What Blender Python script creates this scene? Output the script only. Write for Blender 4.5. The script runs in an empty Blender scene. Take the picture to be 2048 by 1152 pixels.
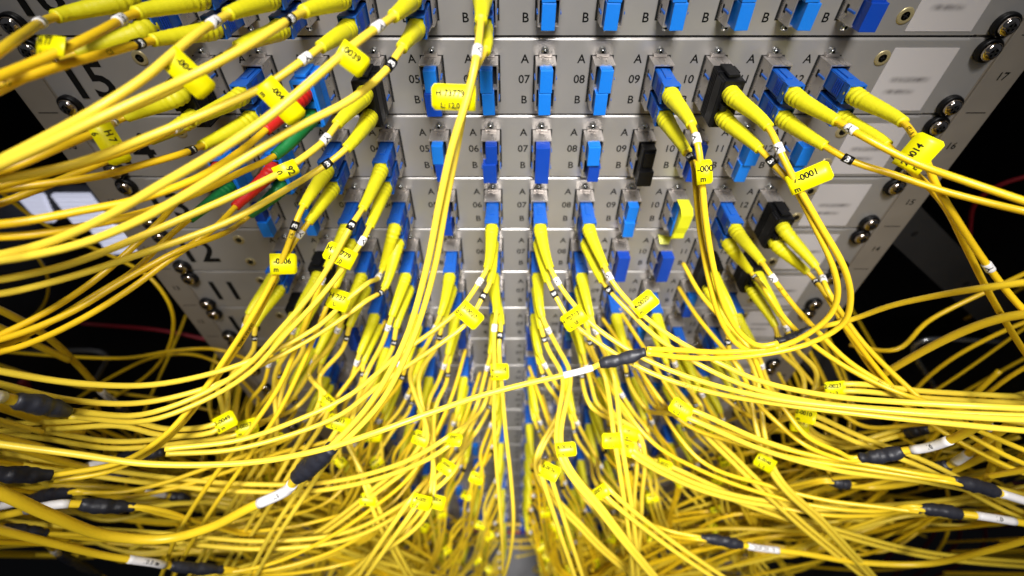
import bpy, bmesh, math, random
import numpy as np
from mathutils import Vector, Matrix, noise
R = random.Random(7)
C = bpy.data.collections.new("rack_scene"); bpy.context.scene.collection.children.link(C)
S = bpy.context.scene
MM = 0.001
# ---------------------------------------------------------------- camera
F = 939.0                                   # focal length in pixels of the 2048 wide photograph
TH = math.atan2(F, 910.0)                   # looks down about 46 degrees
CT, ST = math.cos(TH), math.sin(TH)
CAMD = 277.6                                # mm in front of the panel plane (y = 0)
CAMZ = 1250.0                               # mm above the floor
cam = bpy.data.cameras.new("camera"); camo = bpy.data.objects.new("camera", cam); C.objects.link(camo)
camo.location = (0, -CAMD*MM, CAMZ*MM); camo.rotation_euler = (math.pi/2-TH, 0, 0)
cam.sensor_width = 36; cam.lens = F/2048*36; cam.clip_start = 0.005; cam.clip_end = 50
cam.dof.use_dof = True; cam.dof.focus_distance = 0.240; cam.dof.aperture_fstop = 4.7
S.camera = camo
# ---------------------------------------------------------------- world, lamps, exposure
w = bpy.data.worlds.new("World"); S.world = w; w.use_nodes = True
w.node_tree.nodes["Background"].inputs[0].default_value = (0.80, 0.86, 1.0, 1)
w.node_tree.nodes["Background"].inputs[1].default_value = 0.045
def area(name, loc, target, size, power, color=(1, 1, 1), sy=None):
    l = bpy.data.lights.new(name, 'AREA'); l.energy = power; l.color = color; l.size = size
    if sy: l.shape = 'RECTANGLE'; l.size_y = sy
    o = bpy.data.objects.new(name, l); C.objects.link(o); o.location = loc
    o.rotation_euler = (Vector(target)-Vector(loc)).to_track_quat('-Z', 'Y').to_euler()
    return o
l1 = area("ceiling_lamp", (0.03, -0.72, CAMZ*MM+0.85), (0.02, -0.06, 0.77), 0.28, 1.92, (1.0, 0.97, 0.94)); l1.data.spread = math.radians(40)
l2 = area("added_vignette_lamp", (0.05, -0.46, CAMZ*MM+0.20), (0.02, 0.0, 0.82), 0.12, 0.36, (1.0, 0.97, 0.94)); l2.data.spread = math.radians(64)  # unseen lamp added just above the camera; narrow beam imitates lens vignetting
S.view_settings.view_transform = 'Standard'; S.view_settings.look = 'None'
S.view_settings.exposure = 0.0; S.view_settings.gamma = 1.0
S.render.engine = 'CYCLES'; S.cycles.diffuse_bounces = 2

# ---------------------------------------------------------------- coordinates
def W3(x, d, h):                            # mm: right of centre, in front of panel, below camera
    return Vector((x*MM, -d*MM, (CAMZ-h)*MM))
def P(px, py, d):                           # photo pixel + distance in front of the panel plane -> a point in the room
    vn = (576-py)/F; un = (px-1024)/F
    dep = (CAMD-d)/(CT+vn*ST)
    h = dep*(ST-vn*CT)
    return W3(un*dep, d, h)
# ---------------------------------------------------------------- materials
def mat(name, col, rough=0.4, metal=0.0, spec=0.5, noise=0.0, nscale=200, bump=0.0, bscale=900, aniso=None, coat=0.0):
    m = bpy.data.materials.new(name); m.use_nodes = True
    nt = m.node_tree; b = nt.nodes["Principled BSDF"]
    b.inputs["Roughness"].default_value = rough; b.inputs["Metallic"].default_value = metal
    b.inputs["Base Color"].default_value = (*col, 1)
    b.inputs["Specular IOR Level"].default_value = spec
    b.inputs["Coat Weight"].default_value = coat
    tc = nt.nodes.new("ShaderNodeTexCoord")
    if noise:
        n = nt.nodes.new("ShaderNodeTexNoise"); n.inputs["Scale"].default_value = nscale; n.inputs["Detail"].default_value = 4
        mp = nt.nodes.new("ShaderNodeMapping")
        if aniso: mp.inputs["Scale"].default_value = aniso
        nt.links.new(tc.outputs["Object"], mp.inputs[0]); nt.links.new(mp.outputs[0], n.inputs[0])
        mx = nt.nodes.new("ShaderNodeMix"); mx.data_type = 'RGBA'
        mx.inputs[6].default_value = (*[c*(1-noise) for c in col], 1); mx.inputs[7].default_value = (*[min(1, c*(1+noise)) for c in col], 1)
        nt.links.new(n.outputs[0], mx.inputs[0]); nt.links.new(mx.outputs[2], b.inputs["Base Color"])
        mr = nt.nodes.new("ShaderNodeMapRange"); mr.inputs[3].default_value = max(0.02, rough-0.1); mr.inputs[4].default_value = rough+0.1
        nt.links.new(n.outputs[0], mr.inputs[0]); nt.links.new(mr.outputs[0], b.inputs["Roughness"])
    if bump:
        n2 = nt.nodes.new("ShaderNodeTexNoise"); n2.inputs["Scale"].default_value = bscale
        nt.links.new(tc.outputs["Object"], n2.inputs[0])
        bp = nt.nodes.new("ShaderNodeBump"); bp.inputs["Strength"].default_value = bump; bp.inputs["Distance"].default_value = 0.0004
        nt.links.new(n2.outputs[0], bp.inputs["Height"]); nt.links.new(bp.outputs[0], b.inputs["Normal"])
    return m
M = {}
M['yellow'] = mat("yellow_jacket", (0.87, 0.60, 0.022), 0.37, noise=0.05, nscale=60, bump=0.12, bscale=2500)
M['yellow2'] = mat("deep_yellow_jacket", (0.88, 0.57, 0.012), 0.34, noise=0.05, nscale=60, bump=0.12, bscale=2500)
M['yellow3'] = mat("pale_yellow_jacket", (0.88, 0.65, 0.050), 0.38, noise=0.05, nscale=60, bump=0.12, bscale=2500)
M['boot'] = mat("lemon_boot_rubber", (0.78, 0.72, 0.010), 0.50, noise=0.05, nscale=150, bump=0.3, bscale=1500)
M['tag'] = mat("tag_film", (0.90, 0.82, 0.0), 0.42, noise=0.02, nscale=80)
M['blue'] = mat("blue_connector_plastic", (0.010, 0.110, 0.50), 0.42, noise=0.08, nscale=120, bump=0.2)
M['blue_light'] = mat("bright_blue_cap_plastic", (0.008, 0.20, 0.78), 0.42, noise=0.06, nscale=120, bump=0.2)
M['blue_dark'] = mat("deep_blue_cap_plastic", (0.003, 0.055, 0.42), 0.42, noise=0.06, nscale=120, bump=0.2)
M['black'] = mat("black_plastic", (0.006, 0.006, 0.007), 0.40, spec=0.25, noise=0.1, bump=0.2)
M['shrink'] = mat("heat_shrink_rubber", (0.017, 0.018, 0.026), 0.48, noise=0.15, nscale=200, bump=0.6, bscale=400)
M['white'] = mat("white_sleeve", (0.80, 0.78, 0.78), 0.45, noise=0.03, bump=0.15)
M['red'] = mat("red_boot_rubber", (0.62, 0.014, 0.010), 0.5, noise=0.08, bump=0.3)
M['green'] = mat("green_boot_rubber", (0.006, 0.20, 0.045), 0.5, noise=0.08, bump=0.3)
M['redcab'] = mat("dark_red_jacket", (0.28, 0.01, 0.02), 0.5, noise=0.08)
M['ink'] = mat("black_ink", (0.006, 0.006, 0.006), 0.7, spec=0.15)
M['inkwhite'] = mat("white_ink", (0.8, 0.8, 0.8), 0.6)
M['panel'] = mat("satin_aluminium", (0.47, 0.452, 0.435), 0.33, metal=0.5, noise=0.12, nscale=30, bump=0.10, bscale=500, aniso=(1, 1, 1))
M['rail'] = mat("galvanised_rail", (0.36, 0.32, 0.27), 0.45, metal=0.4, noise=0.10, nscale=60, bump=0.08, bscale=300)
M['clip'] = mat("nickel_clip", (0.60, 0.56, 0.53), 0.30, metal=0.75, noise=0.09, nscale=260, bump=0.08, bscale=400, aniso=(3, 1, 1))
M['screw'] = mat("zinc_screw", (0.72, 0.74, 0.74), 0.18, metal=0.95, noise=0.1, nscale=400)
M['brass'] = mat("yellow_zinc_screw", (0.50, 0.42, 0.22), 0.32, metal=0.45, noise=0.1, nscale=400)
M['chrome'] = mat("chromed_screw", (0.70, 0.62, 0.55), 0.08, metal=1.0)
M['void'] = mat("dark_opening", (0.004, 0.004, 0.004), 0.8)
M['cab'] = mat("black_cabinet_paint", (0.006, 0.006, 0.007), 0.65, noise=0.2, nscale=20, bump=0.2)
M['greybar'] = mat("dark_grey_frame_paint", (0.035, 0.034, 0.034), 0.6, noise=0.15, nscale=40, bump=0.2)
M['basegrey'] = mat('grey_base_paint', (0.22, 0.22, 0.23), 0.5, noise=0.2, nscale=15)
M['steel'] = mat("steel_wire", (0.45, 0.46, 0.47), 0.25, metal=0.9, noise=0.1)
M['floor'] = mat("raised_floor_laminate", (0.03, 0.029, 0.028), 0.6, noise=0.2, nscale=12)
M['paper'] = mat("white_paper_label", (0.56, 0.53, 0.53), 0.6, noise=0.03, nscale=50)
M['tape'] = mat("yellow_tape", (0.72, 0.74, 0.02), 0.45, noise=0.04)

def smudge_mat():                           # paper label whose two printed lines are soft and unreadable
    m = M['paper'].copy(); m.name = "smudged_paper_label"; nt = m.node_tree; b = nt.nodes["Principled BSDF"]
    tc = nt.nodes.new("ShaderNodeTexCoord"); sp = nt.nodes.new("ShaderNodeSeparateXYZ"); nt.links.new(tc.outputs["Object"], sp.inputs[0])
    def band(axis, c, half, soft):
        a = nt.nodes.new("ShaderNodeMath"); a.operation = 'SUBTRACT'; a.inputs[1].default_value = c; nt.links.new(sp.outputs[axis], a.inputs[0])
        bb = nt.nodes.new("ShaderNodeMath"); bb.operation = 'ABSOLUTE'; nt.links.new(a.outputs[0], bb.inputs[0])
        mr = nt.nodes.new("ShaderNodeMapRange"); mr.interpolation_type = 'SMOOTHSTEP'
        mr.inputs[1].default_value = half-soft; mr.inputs[2].default_value = half+soft; mr.inputs[3].default_value = 1; mr.inputs[4].default_value = 0
        nt.links.new(bb.outputs[0], mr.inputs[0]); return mr.outputs[0]
    def mul(a, b_):
        k = nt.nodes.new("ShaderNodeMath"); k.operation = 'MULTIPLY'; nt.links.new(a, k.inputs[0])
        if isinstance(b_, float): k.inputs[1].default_value = b_
        else: nt.links.new(b_, k.inputs[1])
        return k.outputs[0]
    l1 = mul(band(2, 0.0005, 0.0014, 0.0014), band(0, 0.0005, 0.0105, 0.003))
    l2 = mul(band(2, -0.0065, 0.0013, 0.0014), band(0, -0.002, 0.008, 0.003))
    ad = nt.nodes.new("ShaderNodeMath"); ad.operation = 'ADD'; nt.links.new(l1, ad.inputs[0]); nt.links.new(l2, ad.inputs[1])
    n = nt.nodes.new("ShaderNodeTexNoise"); n.inputs["Scale"].default_value = 260; nt.links.new(tc.outputs["Object"], n.inputs[0])
    f = mul(ad.outputs[0], mul(n.outputs[0], 1.15))
    mx = nt.nodes.new("ShaderNodeMix"); mx.data_type = 'RGBA'; nt.links.new(f, mx.inputs[0])
    mx.inputs[6].default_value = (0.56, 0.53, 0.53, 1); mx.inputs[7].default_value = (0.13, 0.12, 0.12, 1)
    nt.links.new(mx.outputs[2], b.inputs["Base Color"]); return m
M['smudge'] = smudge_mat()

# ---------------------------------------------------------------- object helpers
def tag(o, label=None, cat=None, group=None, kind=None):
    if label: o['label'] = label
    if cat: o['category'] = cat
    if group: o['group'] = group
    if kind: o['kind'] = kind
    return o
def empty(name, loc, label, cat, group=None):
    o = bpy.data.objects.new(name, None); C.objects.link(o); o.location = loc; o.empty_display_size = 0.005
    return tag(o, label, cat, group)
def link(name, me, parent=None, loc=None, world=False):
    o = bpy.data.objects.new(name, me); C.objects.link(o)
    if loc is not None: o.location = loc
    if parent:
        o.parent = parent
        if world: o.location = -Vector(parent.location)      # mesh coordinates are world ones
    return o
class MB:
    def __init__(s): s.v = []; s.f = []; s.m = []; s.sm = []; s.mats = []
    def mi(s, k):
        if k not in s.mats: s.mats.append(k)
        return s.mats.index(k)
    def add(s, vs, fs, k, smooth=False):
        o = len(s.v); s.v += [tuple(v) for v in vs]; i = s.mi(k)
        for f in fs: s.f.append([o+a for a in f]); s.m.append(i); s.sm.append(smooth)
    def box(s, x0, x1, y0, y1, z0, z1, k, bev=0.0, rot=None, piv=None):
        bm = bmesh.new(); bmesh.ops.create_cube(bm, size=1)
        for v in bm.verts:
            v.co = Vector(((x0+x1)/2+v.co.x*(x1-x0), (y0+y1)/2+v.co.y*(y1-y0), (z0+z1)/2+v.co.z*(z1-z0)))
        if bev: bmesh.ops.bevel(bm, geom=bm.edges[:]+bm.verts[:], offset=bev, segments=2, affect='EDGES', profile=0.6)
        vs = [v.co.copy() for v in bm.verts]; bm.verts.index_update()
        if rot: vs = [piv+rot@(v-piv) for v in vs]
        s.add(vs, [[v.index for v in f.verts] for f in bm.faces], k); bm.free()
    def lathe(s, prof, k, n=20, axis='Y', loc=(0, 0, 0), smooth=True):   # prof: (radius, along -Y)
        vs = []; fs = []
        for (r, a) in prof:
            for j in range(n):
                t = 2*math.pi*j/n
                vs.append((loc[0]+r*math.cos(t), loc[1]-a, loc[2]+r*math.sin(t)))
        for i in range(len(prof)-1):
            for j in range(n): fs.append([i*n+j, (i+1)*n+j, (i+1)*n+(j+1) % n, i*n+(j+1) % n])
        fs.append([(len(prof)-1)*n+j for j in range(n)]); s.add(vs, fs, k, smooth)
    def tube(s, pts, rad, k, n=10, caps=True):
        pts = np.array([tuple(p) for p in pts]); m = len(pts)
        if not hasattr(rad, '__len__'): rad = [rad]*m
        T = np.gradient(pts, axis=0); T /= np.linalg.norm(T, axis=1)[:, None]+1e-12
        a = np.array([0., 0., 1.]) if abs(T[0][2]) < 0.9 else np.array([1., 0., 0.])
        N = np.cross(T[0], a); N /= np.linalg.norm(N); vs = []
        for i in range(m):
            N = N-T[i]*np.dot(N, T[i]); N /= np.linalg.norm(N); B = np.cross(T[i], N)
            for j in range(n):
                t = 2*math.pi*j/n; vs.append(pts[i]+rad[i]*(math.cos(t)*N+math.sin(t)*B))
        fs = [[i*n+j, i*n+(j+1) % n, (i+1)*n+(j+1) % n, (i+1)*n+j] for i in range(m-1) for j in range(n)]
        if caps: fs += [[j for j in range(n)][::-1], [(m-1)*n+j for j in range(n)]]
        s.add(vs, fs, k, True)
    def mesh(s, name):
        me = bpy.data.meshes.new(name); me.from_pydata(s.v, [], s.f)
        for k in s.mats: me.materials.append(M[k])
        me.polygons.foreach_set('material_index', s.m); me.polygons.foreach_set('use_smooth', s.sm); me.update()
        return me
_txt = {}
def text2d(t, bold=0.0):
    if (t, bold) not in _txt:
        cu = bpy.data.curves.new("t", 'FONT'); cu.body = t; cu.size = 1; cu.resolution_u = 3; cu.offset = bold
        o = bpy.data.objects.new("t", cu); C.objects.link(o); bpy.context.view_layer.update()
        me = bpy.data.meshes.new_from_object(o.evaluated_get(bpy.context.evaluated_depsgraph_get()))
        vs = [(v.co.x, v.co.y) for v in me.vertices]; fs = [list(p.vertices) for p in me.polygons]
        xs = [v[0] for v in vs]; x0, x1 = min(xs), max(xs)
        vs = [(v[0]-(x0+x1)/2, v[1]) for v in vs]
        _txt[(t, bold)] = (vs, fs, x1-x0)
        bpy.data.objects.remove(o); bpy.data.curves.remove(cu); bpy.data.meshes.remove(me)
    return _txt[(t, bold)]
def put_text(mb, t, org, ax, ay, height, k='ink', bold=0.01, off=None, sx=1.0):   # centred on org, baseline half a cap below
    vs, fs, wd = text2d(t, bold); sc = height/0.7
    mb.add([org+ax*(v[0]*sc*sx)+ay*(v[1]*sc-height/2)+(off if off else Vector((0, 0, 0))) for v in vs], fs, k)

# ---------------------------------------------------------------- the place
def sbox(name, x0, x1, d0, d1, h0, h1, k, **kw):
    mb = MB(); mb.box(x0*MM, x1*MM, -d1*MM, -d0*MM, (CAMZ-h1)*MM, (CAMZ-h0)*MM, k); o = link(name, mb.mesh(name)); tag(o, **kw); return o
sbox('floor', -2500, 2500, -900, 2500, 1250, 1300, 'floor', kind='structure')
cabn = empty('equipment_cabinet', W3(0, -400, 1250), 'black painted steel cabinet shell around and behind the rack of panels', 'cabinet')
def cpart(name, *a):
    mb = MB(); x0, x1, d0, d1, h0, h1, k = a
    mb.box(x0*MM, x1*MM, -d1*MM, -d0*MM, (CAMZ-h1)*MM, (CAMZ-h0)*MM, k, bev=0.001); return link(name, mb.mesh(name), cabn, world=True)
cpart('back_panel', -560, 560, -820, -800, -300, 1248, 'cab')
cpart('side_panel', -580, -562, -820, 60, -300, 1248, 'cab'); cpart('side_panel', 562, 580, -820, 60, -300, 1248, 'cab')
cpart('base_plate', -560, 560, -798, 40, 1200, 1240, 'basegrey')
# diagonal dark frame struts on the right
def strut(a, b, wd, th, k, label, name='frame_strut', cat='strut'):
    A, B = P(*a), P(*b); d = (B-A).normalized(); n = Vector((0, -1, 0)); s_ = d.cross(n).normalized(); n = s_.cross(d)
    mb = MB(); vs = []
    for q in (A, B):
        for (i, j) in ((-1, -1), (1, -1), (1, 1), (-1, 1)): vs.append(q+s_*wd*MM/2*i+n*th*MM/2*j)
    mb.add(vs, [[0, 3, 2, 1], [4, 5, 6, 7], [0, 1, 5, 4], [1, 2, 6, 5], [2, 3, 7, 6], [3, 0, 4, 7]], k)
    for t in (0.15, 0.38, 0.6, 0.82):       # bolt holes
        c = A.lerp(B, t)+n*(th*MM/2+0.0003); mb.add([c+s_*0.003*math.cos(u)+d*0.003*math.sin(u) for u in [i*math.pi/5 for i in range(10)]], [list(range(10))], 'void')
    o = link(name, mb.mesh(name)); tag(o, label, cat); return o
strut((1740, 380, -60), (2120, 750, -60), 34, 14, 'greybar', 'dark grey perforated frame strut slanting behind the right rail, upper one')
strut((1560, 620, -70), (1800, 930, -70), 34, 20, 'greybar', 'dark grey frame strut in shadow below the right rail, lower one')
strut((1400, 960, -30), (1440, 1180, -30), 34, 20, 'greybar', 'grey upright strut behind cables at the bottom right of centre')

# white floor grille seen at left; reflected light put in as glowing slats
lo = empty('slatted_floor_grille', P(130, 450, -170), 'white slatted floor grille behind the left rail, its reflected light put in as glow', 'floor grille')
m_em = bpy.data.materials.new("emissive_slat"); m_em.use_nodes = True
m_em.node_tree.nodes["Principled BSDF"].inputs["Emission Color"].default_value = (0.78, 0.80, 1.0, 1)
m_em.node_tree.nodes["Principled BSDF"].inputs["Emission Strength"].default_value = 0.62; M['slat_glow'] = m_em
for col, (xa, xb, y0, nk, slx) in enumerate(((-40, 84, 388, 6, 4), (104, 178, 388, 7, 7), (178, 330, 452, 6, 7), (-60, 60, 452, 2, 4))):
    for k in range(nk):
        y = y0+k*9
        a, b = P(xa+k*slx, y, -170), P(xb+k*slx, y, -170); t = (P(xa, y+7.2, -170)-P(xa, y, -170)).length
        mb = MB(); mb.box(a.x, b.x, a.y-0.003, a.y+0.003, a.z-t, a.z, 'slat_glow', bev=0.0008)
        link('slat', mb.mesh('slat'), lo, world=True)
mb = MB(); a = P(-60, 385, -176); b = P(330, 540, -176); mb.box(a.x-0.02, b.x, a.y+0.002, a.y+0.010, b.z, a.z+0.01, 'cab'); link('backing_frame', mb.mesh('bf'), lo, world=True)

# rails
PITCH = 32.0; U = 44.45; TOP15 = 89.0
def top_of(r): return TOP15+(15-r)*U
def px_of(i): return (i-6.415)*PITCH
for s in (-1, 1):
    r = empty('rack_rail', W3(s*283, -5, 1200), 'zinc plated %s upright rail of the rack with unit marks' % ('left' if s < 0 else 'right'), 'rail', 'upright rails of the rack')
    mb = MB(); xa, xb = sorted((s*256, s*297))
    mb.box(xa*MM, xb*MM, 0.0025, 0.0050, 0.05, (CAMZ+60)*MM, 'rail', bev=0.0006)
    xa, xb = sorted((s*294.5, s*297)); mb.box(xa*MM, xb*MM, 0.0052, 0.045, 0.05, (CAMZ+60)*MM, 'rail')
    xa, xb = sorted((s*275, s*276.6)); mb.box(xa*MM, xb*MM, 0.0012, 0.0030, 0.05, (CAMZ+60)*MM, 'rail', bev=0.0005)
    link('channel', mb.mesh('channel'), r, world=True)
    mb = MB()
    for k in range(18, 0, -1):
        h = top_of(k-2)+22
        if h < 20: continue
        put_text(mb, str(k), W3(s*287.5, -2.35, h), Vector((1, 0, 0)), Vector((0, 0, 1)), 0.0046, bold=0.015)
        mb.box((s*287-6)*MM, (s*287+6)*MM, 0.00235, 0.0026, (CAMZ-h+22)*MM, (CAMZ-h+22.5)*MM, 'ink')
    link('unit_marks', mb.mesh('marks'), r, world=True)

# ---------------------------------------------------------------- patch panels (meshes shared, local origin = panel top centre)
def make_face():
    bm = bmesh.new(); bmesh.ops.create_cube(bm, size=1)
    for v in bm.verts: v.co = Vector((v.co.x*504*MM, 0.001+v.co.y*2*MM, -21.9*MM+v.co.z*43.2*MM))
    ed = [e for e in bm.edges if all(v.co.z > -0.001 and v.co.y < 0.0005 for v in e.verts)]
    bmesh.ops.bevel(bm, geom=ed, offset=0.0017, segments=5, affect='EDGES', profile=0.5)
    vs = [v.co.copy() for v in bm.verts]; bm.verts.index_update(); mb = MB()
    mb.add(vs, [[v.index for v in f.verts] for f in bm.faces], 'panel'); bm.free()
    # right and left fixing ears, a little behind the face
    for s in (-1, 1):
        xa, xb = sorted((s*249, s*272)); mb.box(xa*MM, xb*MM, 0.0004, 0.0022, -0.0435, -0.0006, 'panel', bev=0.0003)
    # dark gap under the face
    mb.box(-0.251, 0.251, 0.0012, 0.0022, -0.0450, -0.0434, 'void')
    # dark slots round every adapter
    for i in range(1, 13):
        x = px_of(i)*MM; mb.box(x-0.0066, x+0.0066, -0.00012, 0.0001, -0.0362, -0.0093, 'void')
    return mb.mesh('panel_face')
face_me = make_face()
def make_adapter():
    mb = MB(); W_, H_ = 5.6, 12.9; t = 0.7
    for (x0, x1, z0, z1) in ((-W_, W_, H_-t, H_), (-W_, W_, -H_, -H_+t), (-W_, -W_+t, -H_+t, H_-t), (W_-t, W_, -H_+t, H_-t)):
        mb.box(x0*MM, x1*MM, -0.014, -0.0002, z0*MM, z1*MM, 'clip', bev=0.00015)
    mb.box(-0.0049, 0.0049, -0.009, -0.0002, -0.0122, 0.0122, 'void')
    mb.box(-0.0049, 0.0049, -0.0134, -0.009, -0.0007, 0.0007, 'clip')
    mb.box(-0.0037, 0.0037, -0.0030, -0.0002, 0.0130, 0.0148, 'clip', bev=0.0003)      # folded tab
    mb.box(-0.0022, -0.0006, -0.0142, -0.004, 0.01295, 0.0133, 'clip'); mb.box(0.0012, 0.0026, -0.0142, -0.006, 0.01295, 0.0133, 'clip')
    for s in (-1, 1):
        for z in (5.2, -6.6):
            xa, xb = sorted((s*5.6, s*6.25)); mb.box(xa*MM, xb*MM, -0.0135, -0.0065, (z-0.55)*MM, (z+0.55)*MM, 'blue', bev=0.0002)
            xa, xb = sorted((s*5.61, s*5.68)); mb.box(xa*MM, xb*MM, -0.0062, -0.0040, (z-2)*MM, (z+2)*MM, 'void')
    return mb.mesh('adapter')
adapter_me = make_adapter()
def head(mb, prof, k, r, kind='cross', z=0.0):
    mb.lathe(prof, k, 20)
    y = -prof[-1][1]-0.00006
    for (a, b) in ((r, r*0.17), (r*0.17, r)):
        mb.box(-a, a, y, y+0.0001, -b, b, 'void')
mb = MB(); head(mb, [(0.0021, 0), (0.0022, 0.001), (0.0019, 0.0018), (0.0012, 0.0023), (0.0009, 0.0024)], 'screw', 0.0007); pan_me = mb.mesh('pan_screw')
mb = MB(); head(mb, [(0.0043, 0), (0.0042, 0.0003), (0.0034, 0.00045), (0.0022, 0.00045)], 'brass', 0.0015); csk_me = mb.mesh('countersunk')
mb = MB(); mb.lathe([(0.0064, 0), (0.0066, 0.0016), (0.0064, 0.0030), (0.0056, 0.0036), (0.0050, 0.0026), (0.0046, 0.0022), (0.001, 0.0021)], 'black', 28); wash_me = mb.mesh('cup_washer')
mb = MB(); head(mb, [(0.0049, 0.0024), (0.0049, 0.0042), (0.0045, 0.0052), (0.0036, 0.0058), (0.0024, 0.0061), (0.0022, 0.0061)], 'chrome', 0.0029); mscrew_me = mb.mesh('mounting_screw')
LET = {}
for i in range(1, 13):
    mb = MB()
    for t, h in (('A', 11.3), ('%02d' % i, 22.6), ('B', 34.7)):
        put_text(mb, t, Vector((-(11.6 if len(t) > 1 else 11.4)*MM, -0.00005, (22.5-h)*MM)), Vector((1, 0, 0)), Vector((0, 0, 1)), 0.0047, bold=0.016)
    LET[i] = mb.mesh('port_lettering')
mb = MB(); mb.box(-0.018, 0.018, -0.0002, 0.0, -0.0180, 0.0180, 'smudge'); label_me = mb.mesh('paper_label')
def ordn(n): return ['first', 'second', 'third', 'fourth', 'fifth', 'sixth', 'seventh', 'eighth', 'ninth', 'tenth', 'eleventh', 'twelfth', 'thirteenth', 'fourteenth', 'fifteenth', 'sixteenth', 'seventeenth', 'eighteenth', 'nineteenth'][n-1]
def rowname(r): return 'panel %d' % r if r >= 9 else 'the %s panel down' % ordn(17-r)
ROWS = list(range(16, -3, -1))
for r in ROWS:
    o = empty('rack_unit', W3(0, 0, top_of(r)), ('aluminium patch panel numbered %d, with twelve duplex ports' % r) if r >= 9 else 'aluminium patch panel with twelve ports, %s one from the top' % ordn(17-r), 'patch panel', 'patch panels in the rack')
    link('face_plate', face_me, o)
    if r > 0:
        mb = MB(); put_text(mb, str(r), Vector((-0.2455, -0.00006, -0.0228)), Vector((1, 0, 0)), Vector((0, 0, 1)), 0.0212, bold=0.02); link('unit_number', mb.mesh('unit_number'), o)
    lb = link('paper_label', label_me, o, (0.231, -0.0001, -0.0235)); lb['label'] = 'white paper label with faint unreadable print'
    for i in range(1, 13):
        ad = link('adapter', adapter_me, o, (px_of(i)*MM, 0, -0.0225)); link('port_lettering', LET[i], o, (px_of(i)*MM, 0, -0.0225))
        for z in (0.0153, -0.0166): link('adapter_screw', pan_me, ad, (R.uniform(-.0004, .0004), 0, z)).rotation_euler = (0, R.random(), 0)
    for x in (-0.210, 0.209):
        for z in (-0.0110, -0.0340): link('countersunk_screw', csk_me, o, (x, 0, z)).rotation_euler = (0, R.random()*3, 0)
    for x in (-0.2665, 0.2645):
        for z in (-0.00635, -0.0381):
            ms = link('mounting_screw', mscrew_me, o, (x, 0.0002, z)); ms.rotation_euler = (0, R.random()*3, 0); link('cup_washer', wash_me, ms)

# ---------------------------------------------------------------- dust caps
def capmesh(k, w_, h_, dep, tall=False):
    mb = MB(); mb.box(-w_/2*MM, w_/2*MM, -dep*MM, -0.0095, -h_/2*MM, h_/2*MM, k, bev=0.0004)
    mb.box(-w_/2*0.8*MM, w_/2*0.8*MM, -(dep-1)*MM, -0.0094, h_/2*MM, (h_/2+0.35)*MM, k)
    return mb.mesh('dust_cap')
CAP = {'b': capmesh('blue_light', 6.9, 12.4, 19.5), 'B': capmesh('blue_light', 7.4, 12.6, 21), 'd': capmesh('blue_dark', 7.0, 12.4, 19.5), 'D': capmesh('blue_dark', 8.6, 13.2, 20.5)}
mb = MB(); mb.box(-0.0043, 0.0043, -0.0215, -0.0095, -0.0125, 0.0125, 'blue_dark', bev=0.0004); CAP['T'] = mb.mesh('tall_cap')
mb = MB(); mb.box(-0.0040, 0.0040, -0.022, -0.0095, -0.012, 0.0118, 'black', bev=0.0004); mb.box(-0.0046, 0.0046, -0.0245, -0.020, -0.0125, -0.002, 'black', bev=0.0004); mb.box(-0.003, 0.003, -0.0235, -0.0215, 0.001, 0.010, 'black', bev=0.0002); CAP['K'] = mb.mesh('black_cap')
CN = {'b': 'bright blue', 'B': 'bright blue', 'd': 'deep blue', 'D': 'deep blue'}
def cap(r, i, ch, s):
    h = top_of(r)+(16.6 if s == 'A' else 29.2)
    o = link('dust_cap', CAP[ch], None, W3(px_of(i)+R.uniform(-.7, .7), 0, h)); o.rotation_euler = (0, R.uniform(-.03, .03), R.uniform(-.04, .04))
    tag(o, '%s plastic dust cap in port %02d %s of %s' % (CN[ch], i, s, rowname(r)), 'dust cap', 'blue dust caps in empty ports')
def tallcap(r, i, ch):
    o = link('duplex_dust_cap', CAP[ch], None, W3(px_of(i)+R.uniform(-.5, .5), 0, top_of(r)+23)); o.rotation_euler = (0, 0, R.uniform(-.04, .04))
    tag(o, '%s dust cap covering both halves of port %02d on %s' % ('tall deep blue' if ch == 'T' else 'black stepped', i, rowname(r)), 'dust cap', 'duplex dust caps')

# ---------------------------------------------------------------- cables
def catmull(pts, per=8):
    pts = [Vector(p) for p in pts]; out = []
    P_ = [pts[0]*2-pts[1]]+pts+[pts[-1]*2-pts[-2]]
    for i in range(1, len(P_)-2):
        p0, p1, p2, p3 = P_[i-1:i+3]
        t0 = 0; t1 = t0+max(1e-6, (p1-p0).length)**.5; t2 = t1+max(1e-6, (p2-p1).length)**.5; t3 = t2+max(1e-6, (p3-p2).length)**.5
        n = max(3, min(24, int((p2-p1).length/0.0055)))
        for j in range(n):
            t = t1+(t2-t1)*j/n
            A1 = p0*((t1-t)/(t1-t0))+p1*((t-t0)/(t1-t0)); A2 = p1*((t2-t)/(t2-t1))+p2*((t-t1)/(t2-t1)); A3 = p2*((t3-t)/(t3-t2))+p3*((t-t2)/(t3-t2))
            B1 = A1*((t2-t)/(t2-t0))+A2*((t-t0)/(t2-t0)); B2 = A2*((t3-t)/(t3-t1))+A3*((t-t1)/(t3-t1))
            out.append(B1*((t2-t)/(t2-t1))+B2*((t-t1)/(t2-t1)))
    out.append(pts[-1]); return out
def arclen(c):
    s = [0]
    for a, b in zip(c, c[1:]): s.append(s[-1]+(b-a).length)
    return s
def at_len(c, s, L):
    L = max(0, min(L, s[-1]-1e-7))
    for i in range(len(s)-1):
        if s[i+1] >= L:
            t = (L-s[i])/max(1e-9, s[i+1]-s[i]); return c[i].lerp(c[i+1], t), (c[min(i+1, len(c)-1)]-c[i]).normalized()
    return c[-1], (c[-1]-c[-2]).normalized()
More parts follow.
